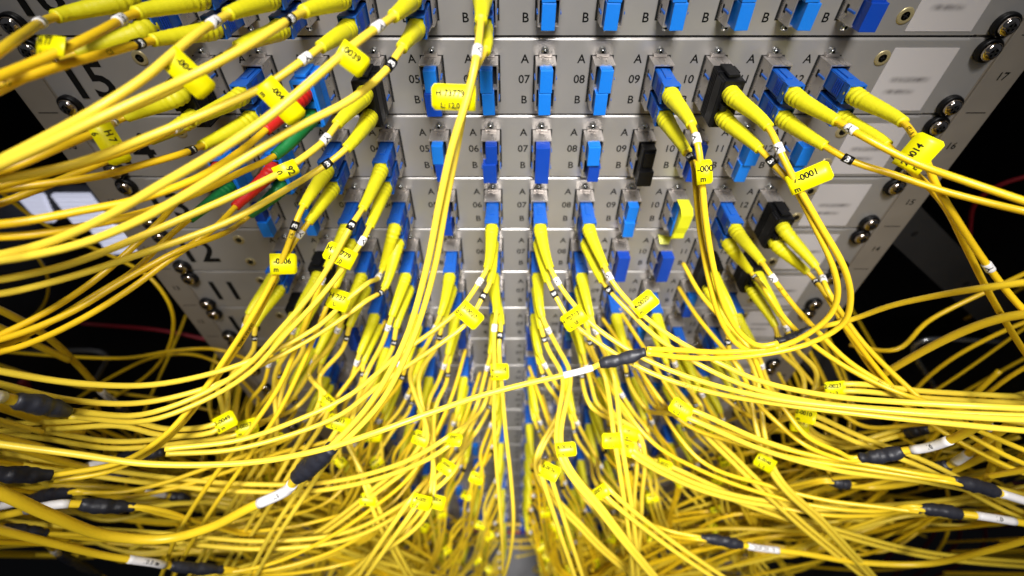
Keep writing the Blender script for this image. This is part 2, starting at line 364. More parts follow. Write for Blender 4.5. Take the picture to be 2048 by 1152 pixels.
def sub(c, s, a, b, step=0.0015):
    n = max(2, int((b-a)/step)); return [at_len(c, s, a+(b-a)*j/n)[0] for j in range(n+1)]
def nearest_len(c, s, p):
    i = min(range(len(c)), key=lambda k: (c[k]-p).length); return s[i]
CAMP = Vector(camo.location); VR = Vector((1, 0, 0)); VU = Vector((0, ST, CT)); VF = Vector((0, CT, -ST))
def wrap_text(mb, t, c, s, L0, rad, height, k, flip=False, bold=0.01):
    vs, fs, wd = text2d(t, bold); sc = height/0.7; out = []
    for v in vs:
        u = v[0]*sc*(-1 if flip else 1); q = (v[1]*sc-height/2)*(-1 if flip else 1)
        p, T = at_len(c, s, L0+u); tocam = (CAMP-p).normalized(); n = (tocam-T*tocam.dot(T)).normalized(); sd = n.cross(T)
        a = q/rad; out.append(p+(n*math.cos(a)+sd*math.sin(a))*(rad+0.00014))
    mb.add(out, fs, k)
CR = 1.55*MM
def boot_mesh(c, s, L0, L, k, ribs=True):
    pts = []; rad = []; n = 54
    for j in range(n+1):
        t = j/n; pts.append(at_len(c, s, L0+L*t)[0])
        r = 4.35-1.85*max(0, (t-0.22)/0.78)**0.95
        if t < 0.02: r = 3.5
        if 0.05 < t < 0.36: r += 0.18 if (j % 4) < 2 else -0.20
        elif t < 0.93: r += 0.07 if (j % 5) < 1 else 0.0
        if t > 0.95: r = 2.62
        rad.append(r*MM)
    mb = MB(); mb.tube(pts, rad, k, 16); return mb.mesh('boot')
def body_mesh():
    bm = bmesh.new(); bmesh.ops.create_cube(bm, size=1)
    for v in bm.verts: v.co = Vector((v.co.x*8.3*MM, -0.0215+v.co.y*21*MM, v.co.z*9.7*MM))
    bmesh.ops.bevel(bm, geom=[e for e in bm.edges], offset=0.0004, segments=2, affect='EDGES')
    mb = MB(); bm.verts.index_update(); mb.add([v.co.copy() for v in bm.verts], [[v.index for v in f.verts] for f in bm.faces], 'blue'); bm.free()
    mb.box(-0.0015, 0.0015, -0.026, -0.014, 0.0048, 0.0056, 'blue', bev=0.0002)
    for j in range(4):
        for sx in (-1, 1): mb.box(sx*0.00425-0.0002, sx*0.00425+0.0002, -(0.0225+j*0.0018), -(0.0217+j*0.0018), -0.0036, 0.0036, 'blue_dark')
    # flared rear frame round the dark opening
    for (x0, x1, z0, z1) in ((-4.5, 4.5, 4.1, 5.0), (-4.5, 4.5, -5.0, -4.1), (-4.5, -3.7, -4.1, 4.1), (3.7, 4.5, -4.1, 4.1)):
        mb.box(x0*MM, x1*MM, -0.0345, -0.0295, z0*MM, z1*MM, 'blue', bev=0.0002)
    mb.box(-0.0037, 0.0037, -0.0324, -0.0318, -0.0041, 0.0041, 'void')
    return mb.mesh('connector_body')
body_me = body_mesh()
def clip_mesh(k):                           # duplex body that holds two plugs
    mb = MB(); mb.box(-0.0050, 0.0050, -0.033, -0.0135, -0.0128, 0.0128, k, bev=0.0005)
    mb.box(-0.0062, 0.0062, -0.0325, -0.0240, -0.0122, 0.0122, k, bev=0.0006)
    for j in range(5): mb.box(-0.0058, 0.0058, -(0.0235-j*0.0019), -(0.0225-j*0.0019), -0.0125, 0.0135, k, bev=0.0001)
    mb.box(-0.0030, 0.0030, -0.031, -0.016, 0.0135, 0.0150, k, bev=0.0003)
    mb.box(-0.0040, 0.0040, -0.029, -0.014, -0.0148, -0.0128, k, bev=0.0003)
    mb.box(-0.0045, -0.0015, -0.0375, -0.0325, -0.0015, 0.0015, k, bev=0.0002)
    for z in (0.0063, -0.0063): mb.box(-0.0042, 0.0042, -0.0331, -0.0329, z-0.0044, z+0.0044, 'void')
    return mb.mesh('duplex_clip')
clip_black = clip_mesh('black'); clip_blue = clip_mesh('blue_light')
def ring_mesh(c, s, L0, white, letter, rad=2.05):
    mb = MB(); k = 'white' if white else 'black'
    mb.tube(sub(c, s, L0-0.0024, L0+0.0024, 0.0008), rad*MM, k, 14)
    if letter: wrap_text(mb, 'A' if white else 'B', c, s, L0, rad*MM, 0.0026, 'ink' if white else 'inkwhite', flip=letter < 0, bold=0.03)
    return mb.mesh('marker_ring')
def flag_mesh(p, ang, t1, t2, inward=False, L=17, H=10, tilt=0.0, ts=1.0):
    ca, sa = math.cos(math.radians(ang)), math.sin(math.radians(ang))
    f = (p-CAMP).normalized(); r_ = f.cross(VU).normalized(); u_ = r_.cross(f)
    out = r_*ca+u_*sa; up = -r_*sa+u_*ca; n = -f
    rt = Matrix.Rotation(tilt, 3, up); out = rt@out; n = rt@n
    up2 = Matrix.Rotation(tilt*0.4, 3, out)@up; n = out.cross(up2)
    if n.dot(-f) < 0: n = -n
    mb = MB(); N = 8; poly = []
    rr = 1.5
    for (cx, cy, a0) in ((L-rr, H/2-rr, 0), (-1.0, H/2-0.2, 90), (-1.0, -H/2+0.2, 180), (L-rr, -H/2+rr, 270)):
        q = rr if cx > 0 else 0.2
        for j in range(5): a = math.radians(a0+j*22.5); poly.append((cx+q*math.cos(a), cy+q*math.sin(a)))
    def S3(x, y, z): return p+out*x*MM+up2*y*MM+n*((2.3+z)*MM+0.0006*math.sin(max(0, x)/L*2.6)-0.0012*max(0, x)/L-0.00022*max(0, -x)**1.5)
    # rows along x for a gentle bend
    xs = [-2.6+(L+2.6)*j/14 for j in range(15)]
    def half(x):
        if x > L-rr: return H/2-rr+math.sqrt(max(0, rr*rr-(x-(L-rr))**2))
        return H/2
    vs = []; fs = []
    for z in (0.10, -0.10):
        for x in xs: h_ = half(x); vs += [S3(x, -h_, z), S3(x, h_, z)]
    m = len(xs)*2
    for j in range(len(xs)-1):
        fs.append([2*j, 2*j+2, 2*j+3, 2*j+1]); fs.append([m+2*j, m+2*j+1, m+2*j+3, m+2*j+2])
        fs.append([2*j, m+2*j, m+2*j+2, 2*j+2]); fs.append([2*j+1, 2*j+3, m+2*j+3, m+2*j+1])
    e = len(xs)-1; fs.append([2*e, m+2*e, m+2*e+1, 2*e+1]); fs.append([0, 1, m+1, m])
    mb.add(vs, fs, 'tag', True)
    tx = MB()
    sx = -1 if inward else 1
    for t, yy, hh in ((t1, 1.6, 2.9*ts), (t2, -2.9, 2.5*ts)):
        if not t: continue
        vs, fs, wd = text2d(t, 0.03); sc = hh/0.7
        out_v = []
        for v in vs:
            x = v[0]*sc*0.92; y = v[1]*sc-hh/2+yy
            if inward: x, y = L*0.50-x, -y
            else: x = (L*0.33-1.2*(1-ts)*4 if t is t1 else 0.4)+x
            out_v.append(S3(x, y, 0.24))
        tx.add(out_v, fs, 'ink')
    return mb.mesh('label_tag'), (tx.mesh('print') if tx.v else None)

def perp_offset(c, off, tw=0.0, ph=0.0):    # offset a common path sideways for one strand
    out = []
    for i, p in enumerate(c):
        T = (c[min(i+1, len(c)-1)]-c[max(0, i-1)]).normalized(); f = (CAMP-p).normalized()
        s_ = f.cross(T).normalized(); a = ph+tw*i; out.append(p+(s_*math.cos(a)+f*math.sin(a))*off*MM)
    return out
def conn_end(r, i, s, d=29.5): return W3(px_of(i), d, top_of(r)+(16.9 if s == 'A' else 29.5))
def tip3(r, i, s, px, py):
    e = conn_end(r, i, s); best = None
    for k in range(0, 60):
        d = 40+k*0.6; q = P(px, py, d); err = abs((q-e).length-0.036)
        if best is None or err < best[0]: best = (err, q)
    return best[1]
BL = 0.0375
def cord(r, i, style, A=None, B=None, path=None, flag=None, tags=None, mk='yellow', rings=True, letters=True, label='', sep=1.5, name='fibre_cable', group='duplex patch cords', inks=None, simple=False, cr=None, ringpos=None):
    """A, B: control points after the connector (Vectors). path: shared points added to both."""
    base = conn_end(r, i, 'A', 12)
    o = empty(name, base, label, 'patch cord', group)
    if style in ('black', 'bluedup'):
        cm = link('duplex_clip', clip_black if style == 'black' else clip_blue, o, W3(px_of(i), 0, top_of(r)+23)-base)
        if style == 'black': cm['label'] = 'black duplex clip holding both plugs'
    for s_, pts, bk, off in (('A', A, 'red' if style == 'bluedup' else 'boot', 1), ('B', B, 'green' if style == 'bluedup' else 'boot', -1)):
        if pts is None: continue
        e = conn_end(r, i, s_)
        cp = [e, e+Vector((0, -0.008, 0))]+list(pts)
        if path: 
            pp = perp_offset(path, off*sep); cp += pp
        c = catmull(cp); s = arclen(c)
        if style == 'blue':
            b = link('connector', body_me, o, W3(px_of(i), 0, top_of(r)+(16.9 if s_ == 'A' else 29.5))-base)
            par = b; bt = link('boot', boot_mesh(c, s, 0, BL, bk), b, world=False); bt.location = -Vector(o.location)-Vector(b.location)
        else: bt = link('boot', boot_mesh(c, s, 0, BL, bk), o, world=True)
        if style == 'bluedup': bt['label'] = bk+' ribbed boot'
        mb = MB(); kk = mk if not (style == 'bluedup') else 'yellow2'
        mb.tube(sub(c, s, BL-0.002, s[-1], 0.0028), cr or CR, kk, 10)
        if inks and s_ in inks:
            for (L0, t, fl) in inks[s_]: wrap_text(mb, t, c, s, L0, CR, 0.0016, 'ink', flip=fl)
        link('cable', mb.mesh('cable'), o, world=True)
        if rings and style != 'bluedup':
            L0 = BL+(ringpos[s_] if ringpos and s_ in ringpos else R.uniform(0.008, 0.013))
            if isinstance(L0, Vector): pass
            white = (s_ == 'A') if not (ringpos and ringpos.get('swap')) else (s_ == 'B')
            lt = (1 if at_len(c, s, L0)[1].x > 0 else -1) if letters else 0
            rg = link('marker_ring', ring_mesh(c, s, L0, white, lt), o, world=True); rg['label'] = ('white' if white else 'black')+' marker ring'
    if flag:
        me, tx = flag_mesh(*flag[0], **flag[1]); fl = link('label_tag', me, o, world=True)
        if tx:
            t = link('tag_print', tx, fl); t.location = (0, 0, 0)
    return o
def V(*pts):
    out = [P(*p) for p in pts]
    if len(out) > 1 and not -10 < pts[-1][0] < 2058:      # runs on past the picture and sinks into the side cable manager
        dv = (out[-1]-out[-2]).normalized()
        out += [out[-1]+dv*0.09+Vector((0, 0, -0.015)), out[-1]+dv*0.16+Vector((0, 0.03, -0.10)), out[-1]+dv*0.17+Vector((0, 0.07, -0.26))]
    return out
def hand(r, i, style, tA, A, tB, B, path=None, flag=None, **kw):
    a = [tip3(r, i, 'A', *tA)]+V(*A) if A is not None else None
    b = [tip3(r, i, 'B', *tB)]+V(*B) if B is not None else None
    f = None
    if flag: f = ((P(*flag[0]), flag[1], flag[2], flag[3]), flag[4] if len(flag) > 4 else {})
    kw.setdefault('group', 'duplex patch cords plugged into the panels')
    return cord(r, i, style, a, b, V(*path) if path else None, f, **kw)

# ---------------------------------------------------------------- ports: caps
for i, a, b in ((7, 'b', 'b'), (8, 'b', 'b'), (9, 'b', 'b'), (10, 'b', 'b'), (11, 'b', 'b'), (12, 'd', 'D')): cap(16, i, a, 'A'); cap(16, i, b, 'B')  # last pair's deeper blue puts the weaker light there into the plastic
for i, a, b in ((5, 'b', 'D'), (6, 'b', 'b'), (7, 'b', 'b'), (8, 'b', 'b')): cap(15, i, a, 'A'); cap(15, i, b, 'B')
for i, a, b in ((5, 'b', 'd'), (6, 'd', 'D'), (8, 'B', 'd'), (10, 'd', 'd'), (11, 'B', 'b'), (12, 'B', 'b')): cap(14, i, a, 'A'); cap(14, i, b, 'B')
tallcap(14, 7, 'T'); tallcap(14, 9, 'K')
for i, a, b in ((1, 'd', 'B'), (2, 'b', 'b'), (5, 'd', 'd'), (9, 'b', 'B'), (10, 'b', 'b')): cap(13, i, a, 'A'); cap(13, i, b, 'B')
tallcap(12, 9, 'T'); tallcap(12, 10, 'T')
cap(11, 11, 'b', 'A'); cap(11, 11, 'd', 'B')
tallcap(10, 2, 'T'); cap(10, 5, 'd', 'A'); cap(10, 5, 'd', 'B'); tallcap(10, 7, 'T'); cap(10, 8, 'b', 'A'); cap(10, 8, 'd', 'B'); cap(10, 10, 'b', 'A'); cap(10, 10, 'd', 'B')
# yellow tape bent over the caps of port 10 on panel 13
mb = MB(); x = px_of(10); q = [(-4.5, 14, 8.2), (-4.2, 23.6, 8.8), (-3.2, 25.2, 13), (-3.4, 24.6, 24), (-4.2, 22.0, 35.5)]
vs = []
for th_ in (0, 0.45):
    for (dx, d, h) in q: vs += [W3(x+dx+1.2, d+th_, top_of(13)+h), W3(x+dx+9.2, d+th_, top_of(13)+h)]
fs = []
for j in range(4): fs += [[2*j, 2*j+1, 2*j+3, 2*j+2], [10+2*j, 10+2*j+2, 10+2*j+3, 10+2*j+1], [2*j, 2*j+2, 12+2*j, 10+2*j], [2*j+1, 11+2*j, 13+2*j, 2*j+3]]
mb.box((x-2.2)*MM, (x+5.6)*MM, -0.0238, -0.0196, (CAMZ-top_of(13)-34.5)*MM, (CAMZ-top_of(13)-9.0)*MM, 'tape', bev=0.0008); mb.add(vs, fs, 'tape'); tag(link('yellow_tape', mb.mesh('tape')), 'strip of yellow tape bent over the blue caps in port 10 of panel 13', 'tape')
mb = MB(); x = px_of(10); h = top_of(12)
mb.add([W3(x-5, 3, h+3), W3(x+5, 5, h+4), W3(x+2.5, 9, h+7), W3(x-3.5, 8, h+7.5), W3(x-5, 3.4, h+3.4), W3(x+5, 5.4, h+4.4), W3(x+2.5, 9.4, h+7.4), W3(x-3.5, 8.4, h+7.9)], [[0, 1, 2, 3], [7, 6, 5, 4], [0, 4, 5, 1], [1, 5, 6, 2], [2, 6, 7, 3], [3, 7, 4, 0]], 'tape')
tag(link('yellow_tape', mb.mesh('tape')), 'small curled scrap of yellow tape above port 10 of panel 12', 'tape')

# ---------------------------------------------------------------- cords traced one by one
def lab(r, i, t): return 'yellow cord in port %02d of %s, %s' % (i, rowname(r), t)
Z = math.radians
# panel 16, left to right
hand(16, 1, 'blue', (112, 33), [(50, 66, 95), (-10, 108, 120), (-120, 180, 140)], (120, 118), [(60, 150, 92), (-20, 190, 112), (-120, 240, 130)],
     ringpos={'A': 0.013}, label=lab(16, 1, 'leaving at the upper left corner'))
hand(16, 2, 'blue', (275, 25), [(205, 60, 88), (140, 93, 104), (60, 128, 116), (-30, 165, 130), (-140, 215, 140)], (308, 80), [(235, 100, 84), (140, 126, 102), (40, 158, 116), (-60, 190, 126), (-160, 225, 132)],
     flag=((128, 98, 106), 195, 'H 77', 'L: 1', dict(inward=True, L=11, H=6.5, tilt=1.0)), inks={'B': [(0.062, 'CS', True), (0.100, 'L FIBER-O', True), (0.125, 'DUAL', True)]}, mk='yellow2', label=lab(16, 2, 'with printed jacket and bent tag'))
hand(16, 3, 'blue', (460, 27), [(391, 70, 88), (340, 112, 100), (290, 155, 110), (190, 220, 124), (80, 280, 132), (-40, 340, 140), (-140, 385, 145)], (480, 92), [(420, 135, 80), (330, 185, 96), (200, 240, 118), (60, 300, 130), (-60, 350, 138), (-160, 390, 142)],
     flag=((345, 120, 99), -38, '-0041', 'm', dict(L=14.5, H=9, ts=0.78)), mk='yellow3', label=lab(16, 3, 'with the tag ending 0041'))
hand(16, 4, 'blue', (610, 22), [(558, 52, 84), (480, 100, 98), (400, 143, 108), (300, 190, 116), (200, 236, 126), (100, 285, 134), (-20, 340, 140), (-140, 390, 146)], (645, 92), [(597, 127, 78), (530, 172, 88), (460, 205, 98), (380, 240, 108), (280, 280, 118), (160, 325, 126), (40, 352, 134), (-100, 378, 140)],
     flag=((535, 175, 88), -42, '-0040', 'm', dict(L=16, H=9.5, tilt=0.1, ts=0.75)), ringpos={'swap': 1}, mk='yellow3', label=lab(16, 4, 'with the large tag ending 0040'))
hand(16, 5, 'blue', (790, 30), [(733, 70, 84), (690, 104, 94), (620, 165, 106), (540, 232, 118), (440, 300, 128), (330, 365, 136), (200, 440, 142), (80, 490, 146), (-60, 520, 150), (-160, 530, 152)], (806, 92), [(768, 145, 80), (700, 200, 94), (600, 252, 108), (500, 310, 122), (400, 372, 132), (280, 440, 140), (160, 488, 145), (40, 515, 150), (-100, 535, 154)],
     flag=((690, 108, 94), -30, '0039', None, dict(L=8.5, H=8.5, ts=0.85)), mk='yellow3', label=lab(16, 5, 'with the short tag ending 0039'))
hand(16, 6, 'blue', (962, 38), [(952, 117, 90), (936, 190, 98), (905, 290, 106), (880, 400, 114), (852, 540, 124), (810, 680, 136), (745, 800, 150), (690, 865, 158), (660, 893, 162)], (971, 98), [(945, 150, 80), (932, 200, 88), (915, 290, 98), (893, 400, 108), (868, 540, 120), (825, 680, 134), (765, 800, 148), (700, 872, 158), (664, 900, 162)],
     flag=((938, 196, 95), 180, 'H 73779', 'L: 12,0', dict(inward=True, L=14.5, H=9.5, ts=0.85)), ringpos={'A': 0.021, 'B': 0.015}, mk='yellow3', label=lab(16, 6, 'dropping through the middle'))
# panel 15
hand(15, 1, 'black', (236, 241), [(210, 258, 84), (130, 290, 104), (50, 325, 116), (-60, 370, 128)], (283, 290), [(217, 320, 84), (130, 356, 100), (20, 400, 116), (-100, 440, 128)],
     flag=((205, 262, 92), -62, 'H 7 7', '6', dict(L=14, H=8.5, ts=0.85)), mk='yellow2', label=lab(15, 1, 'in a far left clip'))
hand(15, 2, 'blue', (386, 240), [(327, 268, 84), (240, 305, 100), (110, 342, 118), (0, 372, 128), (-120, 400, 136)], (406, 290), [(362, 308, 80), (290, 328, 92), (200, 352, 104), (100, 366, 114), (0, 380, 122), (-120, 396, 130)],
     ringpos={'A': 0.012, 'B': 0.010}, mk='yellow2', label=lab(15, 2, 'running flat to the left edge'))
hand(15, 3, 'bluedup', (535, 257), [(470, 310, 86), (390, 358, 104), (280, 398, 120), (160, 422, 132), (40, 444, 142), (-100, 460, 148)], (552, 310), [(480, 345, 82), (400, 384, 98), (290, 424, 116), (170, 452, 130), (60, 470, 140), (-100, 480, 146)], mk='yellow2', label='yellow cord with red and green boots in the blue clip of panel 15')
hand(15, 4, 'black', (676, 246), [(648, 282, 76), (572, 338, 94), (500, 376, 106), (390, 426, 118), (270, 478, 130), (140, 528, 138), (20, 556, 144), (-100, 576, 148)], (696, 294), [(641, 337, 76), (560, 386, 92), (470, 437, 108), (390, 470, 118), (280, 508, 128), (160, 548, 136), (40, 580, 142), (-100, 606, 146)],
     flag=((571, 338, 94), -60, '92', '0', dict(L=4, H=10)), mk='yellow3', ringpos={'A': 0.010, 'B': 0.012}, label=lab(15, 4, 'held in a black clip'))
hand(15, 9, 'blue', (1381, 246), [(1396, 292, 80), (1403, 350, 86), (1410, 430, 92), (1428, 540, 100), (1452, 620, 106), (1486, 672, 110), (1520, 692, 112), (1556, 686, 112)], (1372, 301), [(1387, 327, 76), (1392, 380, 82), (1400, 460, 88), (1418, 560, 98), (1440, 636, 104), (1472, 686, 108), (1512, 704, 110), (1560, 694, 112)],
     flag=((1404, 345, 86), 3, '-000', 'm', dict(L=4.5, H=11)), ringpos={'A': 0.010, 'B': 0.006}, label=lab(15, 9, 'hanging down beside port 10'))
hand(15, 10, 'black', (1535, 252), [(1563, 308, 78), (1590, 362, 86), (1640, 450, 96), (1688, 535, 106), (1701, 600, 110), (1684, 650, 112), (1610, 690, 112), (1500, 712, 112), (1380, 716, 114), (1292, 706, 116)], (1517, 296), [(1552, 333, 76), (1586, 372, 84), (1628, 450, 94), (1668, 540, 104), (1674, 600, 108), (1650, 642, 110), (1570, 690, 110), (1450, 704, 110), (1360, 700, 112), (1294, 698, 114)],
     flag=((1588, 368, 86), 20, '7-0001', 'm', dict(L=15.5, H=9.5)), ringpos={'A': 0.012, 'B': 0.009}, label=lab(15, 10, 'with the tag ending 0001'))
hand(15, 11, 'blue', (1670, 240), [(1717, 268, 78), (1780, 302, 88), (1840, 330, 96), (1930, 362, 108), (2048, 402, 120), (2160, 440, 130)], (1646, 290), [(1703, 322, 76), (1790, 350, 86), (1880, 380, 96), (1970, 404, 106), (2060, 425, 116), (2160, 445, 124)],
     mk='yellow2', label=lab(15, 11, 'running to the right edge'))
hand(15, 12, 'blue', (1803, 242), [(1830, 275, 78), (1852, 320, 86), (1872, 370, 92), (1905, 425, 98), (1960, 510, 108), (2020, 590, 118), (2100, 680, 130)], (1772, 288), [(1806, 326, 78), (1850, 366, 86), (1890, 412, 92), (1930, 490, 100), (1980, 590, 110), (2040, 690, 120), (2100, 780, 130)],
     flag=((1818, 328, 84), 52, '2-0014', 'm', dict(L=13.5, H=12, tilt=-0.1, ts=0.95)), mk='yellow2', rings=True, ringpos={'A': 0.09}, inks={'A': [(0.046, '9/125', True)]}, label=lab(15, 12, 'with the tag ending 0014'))
# panel 14
hand(14, 1, 'bluedup', (362, 396), [(322, 440, 84), (260, 500, 100), (190, 560, 116), (100, 620, 130), (0, 670, 142), (-110, 710, 150)], (382, 436), [(330, 480, 80), (270, 540, 98), (190, 590, 114), (90, 650, 130), (-10, 700, 142), (-120, 740, 150)], label='yellow cord with red and green boots in port 01 of panel 14')
hand(14, 2, 'bluedup', (472, 412), [(430, 455, 80), (350, 512, 98), (250, 585, 118), (150, 645, 132), (50, 690, 142), (-80, 725, 150)], (488, 440), [(440, 470, 80), (360, 500, 96), (250, 560, 114), (150, 620, 130), (60, 660, 140), (-60, 700, 148)], label='yellow cord with red and green boots in port 02 of panel 14')
hand(14, 3, 'blue', (608, 410), [(590, 450, 76), (572, 500, 84), (545, 560, 92), (500, 640, 106), (455, 710, 118), (400, 790, 134), (330, 870, 152), (240, 925, 164), (110, 950, 172)], (619, 442), [(588, 485, 76), (562, 530, 84), (536, 590, 92), (492, 670, 106), (448, 735, 118), (395, 810, 134), (320, 890, 152), (220, 942, 164), (110, 962, 172)],
     flag=((550, 528, 88), 2, '-0006', 'm', dict(L=11, H=11.5)), ringpos={'swap': 1, 'A': 0.012}, inks={'B': [(0.062, 'FIBER', False), (0.080, '9/125', False), (0.115, 'DUPLEX JUMPER', False)], 'A': [(0.055, '9/2', False), (0.075, 'DUAL', False)]}, label=lab(14, 3, 'with the tag ending 0006'))
hand(14, 4, 'blue', (727, 414), [(700, 455, 78), (665, 520, 88), (620, 590, 98), (560, 660, 110), (490, 735, 122), (400, 790, 136), (280, 830, 152), (140, 822, 164)], (741, 450), [(723, 485, 76), (680, 545, 86), (640, 595, 96), (570, 670, 110), (500, 745, 122), (410, 800, 136), (290, 842, 152), (140, 832, 164)],
     flag=((700, 520, 84), 155, 'H 73779', 'L: 1,0', dict(inward=True, L=14, H=10.5)), ringpos={'swap': 1, 'A': 0.012, 'B': 0.010}, mk='yellow3', label=lab(14, 4, 'sweeping down to the lower left'))
# panel 13
hand(13, 3, 'blue', (656, 532), [(640, 570, 76), (618, 630, 86), (590, 700, 98), (560, 770, 112), (500, 860, 132), (430, 950, 152), (360, 1060, 170), (320, 1160, 180)], (672, 570), [(655, 610, 76), (630, 670, 88), (600, 740, 102), (560, 820, 118), (500, 910, 138), (430, 1010, 158), (370, 1110, 172), (340, 1170, 180)], label=lab(13, 3, 'steeply falling leftwards'))
hand(13, 4, 'blue', (760, 549), [(733, 568, 76), (690, 603, 86), (640, 650, 96), (540, 705, 112), (430, 745, 128), (300, 770, 144), (150, 766, 156), (0, 742, 164), (-100, 720, 168)], (768, 577), [(735, 600, 76), (680, 640, 88), (600, 690, 102), (500, 740, 118), (400, 780, 132), (280, 806, 146), (140, 800, 158), (0, 768, 166), (-100, 745, 170)],
     flag=((690, 604, 86), 160, 'H 737', 'L:', dict(inward=True, L=10, H=12)), ringpos={'A': 0.006, 'B': 0.007}, inks={}, mk='yellow3', label=lab(13, 4, 'looping level to the left edge'))
hand(13, 6, 'blue', (975, 534), [(955, 570, 76), (925, 612, 84), (880, 652, 96), (800, 708, 110), (700, 790, 126), (600, 838, 140), (480, 880, 152), (330, 898, 162)], (981, 562), [(963, 598, 76), (935, 645, 86), (870, 695, 100), (770, 762, 116), (680, 830, 130), (580, 870, 142), (460, 900, 154), (332, 908, 162)],
     flag=((925, 618, 86), -42, '3-0027', '0 m', dict(L=14, H=11)), ringpos={'A': 0.010, 'B': 0.010}, mk='yellow3', label=lab(13, 6, 'with the tag ending 0027'))
hand(13, 7, 'blue', (1099, 532), [(1119, 570, 76), (1150, 612, 84), (1192, 655, 94), (1290, 718, 112), (1400, 762, 128), (1540, 796, 146), (1700, 815, 158), (1850, 828, 166), (2060, 840, 172), (2160, 840, 174)], (1095, 560), [(1114, 598, 76), (1140, 640, 86), (1200, 688, 98), (1300, 745, 114), (1420, 784, 130), (1560, 808, 146), (1720, 828, 158), (1880, 845, 166), (2060, 862, 172), (2160, 866, 174)],
     flag=((1162, 628, 88), 215, 'H 70713', 'L: 38', dict(inward=True, L=13, H=11, tilt=0.2)), ringpos={'A': 0.010, 'B': 0.009}, inks={'B': [(0.075, '9/125 1.6/2.0', False), (0.110, '8.3/125 JUMPER', False), (0.148, 'DUPLEX - 0', False)]}, mk='yellow3', label=lab(13, 7, 'printed, crossing right'))
hand(13, 8, 'blue', (1208, 530), [(1224, 562, 76), (1262, 608, 86), (1330, 665, 98), (1430, 722, 112), (1520, 762, 128), (1660, 792, 146), (1800, 804, 158), (1950, 812, 166), (2080, 818, 170), (2160, 818, 172)], (1204, 560), [(1227, 590, 76), (1262, 626, 86), (1310, 672, 96), (1400, 730, 110), (1500, 775, 128), (1640, 806, 146), (1790, 820, 158), (1950, 828, 166), (2080, 832, 170), (2160, 834, 172)],
     flag=((1275, 618, 88), 40, '4-0020', 'm', dict(L=13, H=11)), ringpos={'A': 0.008, 'B': 0.008}, mk='yellow3', label=lab(13, 8, 'with the tag ending 0020'))
hand(13, 11, 'blue', (1522, 522), [(1540, 548, 76), (1585, 608, 86), (1640, 668, 96), (1700, 725, 108), (1790, 780, 124), (1900, 835, 142), (2060, 905, 160), (2160, 940, 166)], (1508, 552), [(1532, 582, 76), (1572, 640, 88), (1640, 700, 100), (1720, 750, 114), (1810, 790, 128), (1930, 824, 146), (2060, 850, 158), (2160, 870, 164)],
     inks={'A': [(0.058, '57', True), (0.064, 'L:', True), (0.15, 'WEST 1 125', True)], }, label=lab(13, 11, 'arching over the right rail'))
hand(13, 12, 'black', (1637, 540), [(1655, 580, 76), (1688, 634, 86), (1730, 690, 98), (1800, 760, 114), (1880, 830, 134), (1990, 900, 154), (2120, 960, 166)], (1622, 552), [(1660, 604, 78), (1700, 672, 90), (1745, 740, 104), (1800, 800, 118), (1880, 860, 136), (1990, 920, 154), (2120, 980, 166)],
     label=lab(13, 12, 'in the outermost black clip'))
# panel 12 centre loop
hand(12, 6, 'blue', (993, 622), [(988, 662, 80), (989, 745, 92), (988, 850, 112), (995, 960, 132), (1003, 1060, 150), (1006, 1165, 160)], (1002, 645), [(998, 690, 80), (1003, 760, 92), (1011, 860, 112), (1022, 960, 132), (1027, 1040, 148), (1020, 1110, 158), (1002, 1170, 164)],
     flag=((989, 744, 92), 2, '6-1038', '0 m', dict(L=10, H=11)), mk='yellow3', label=lab(12, 6, 'hanging in a long loop'))
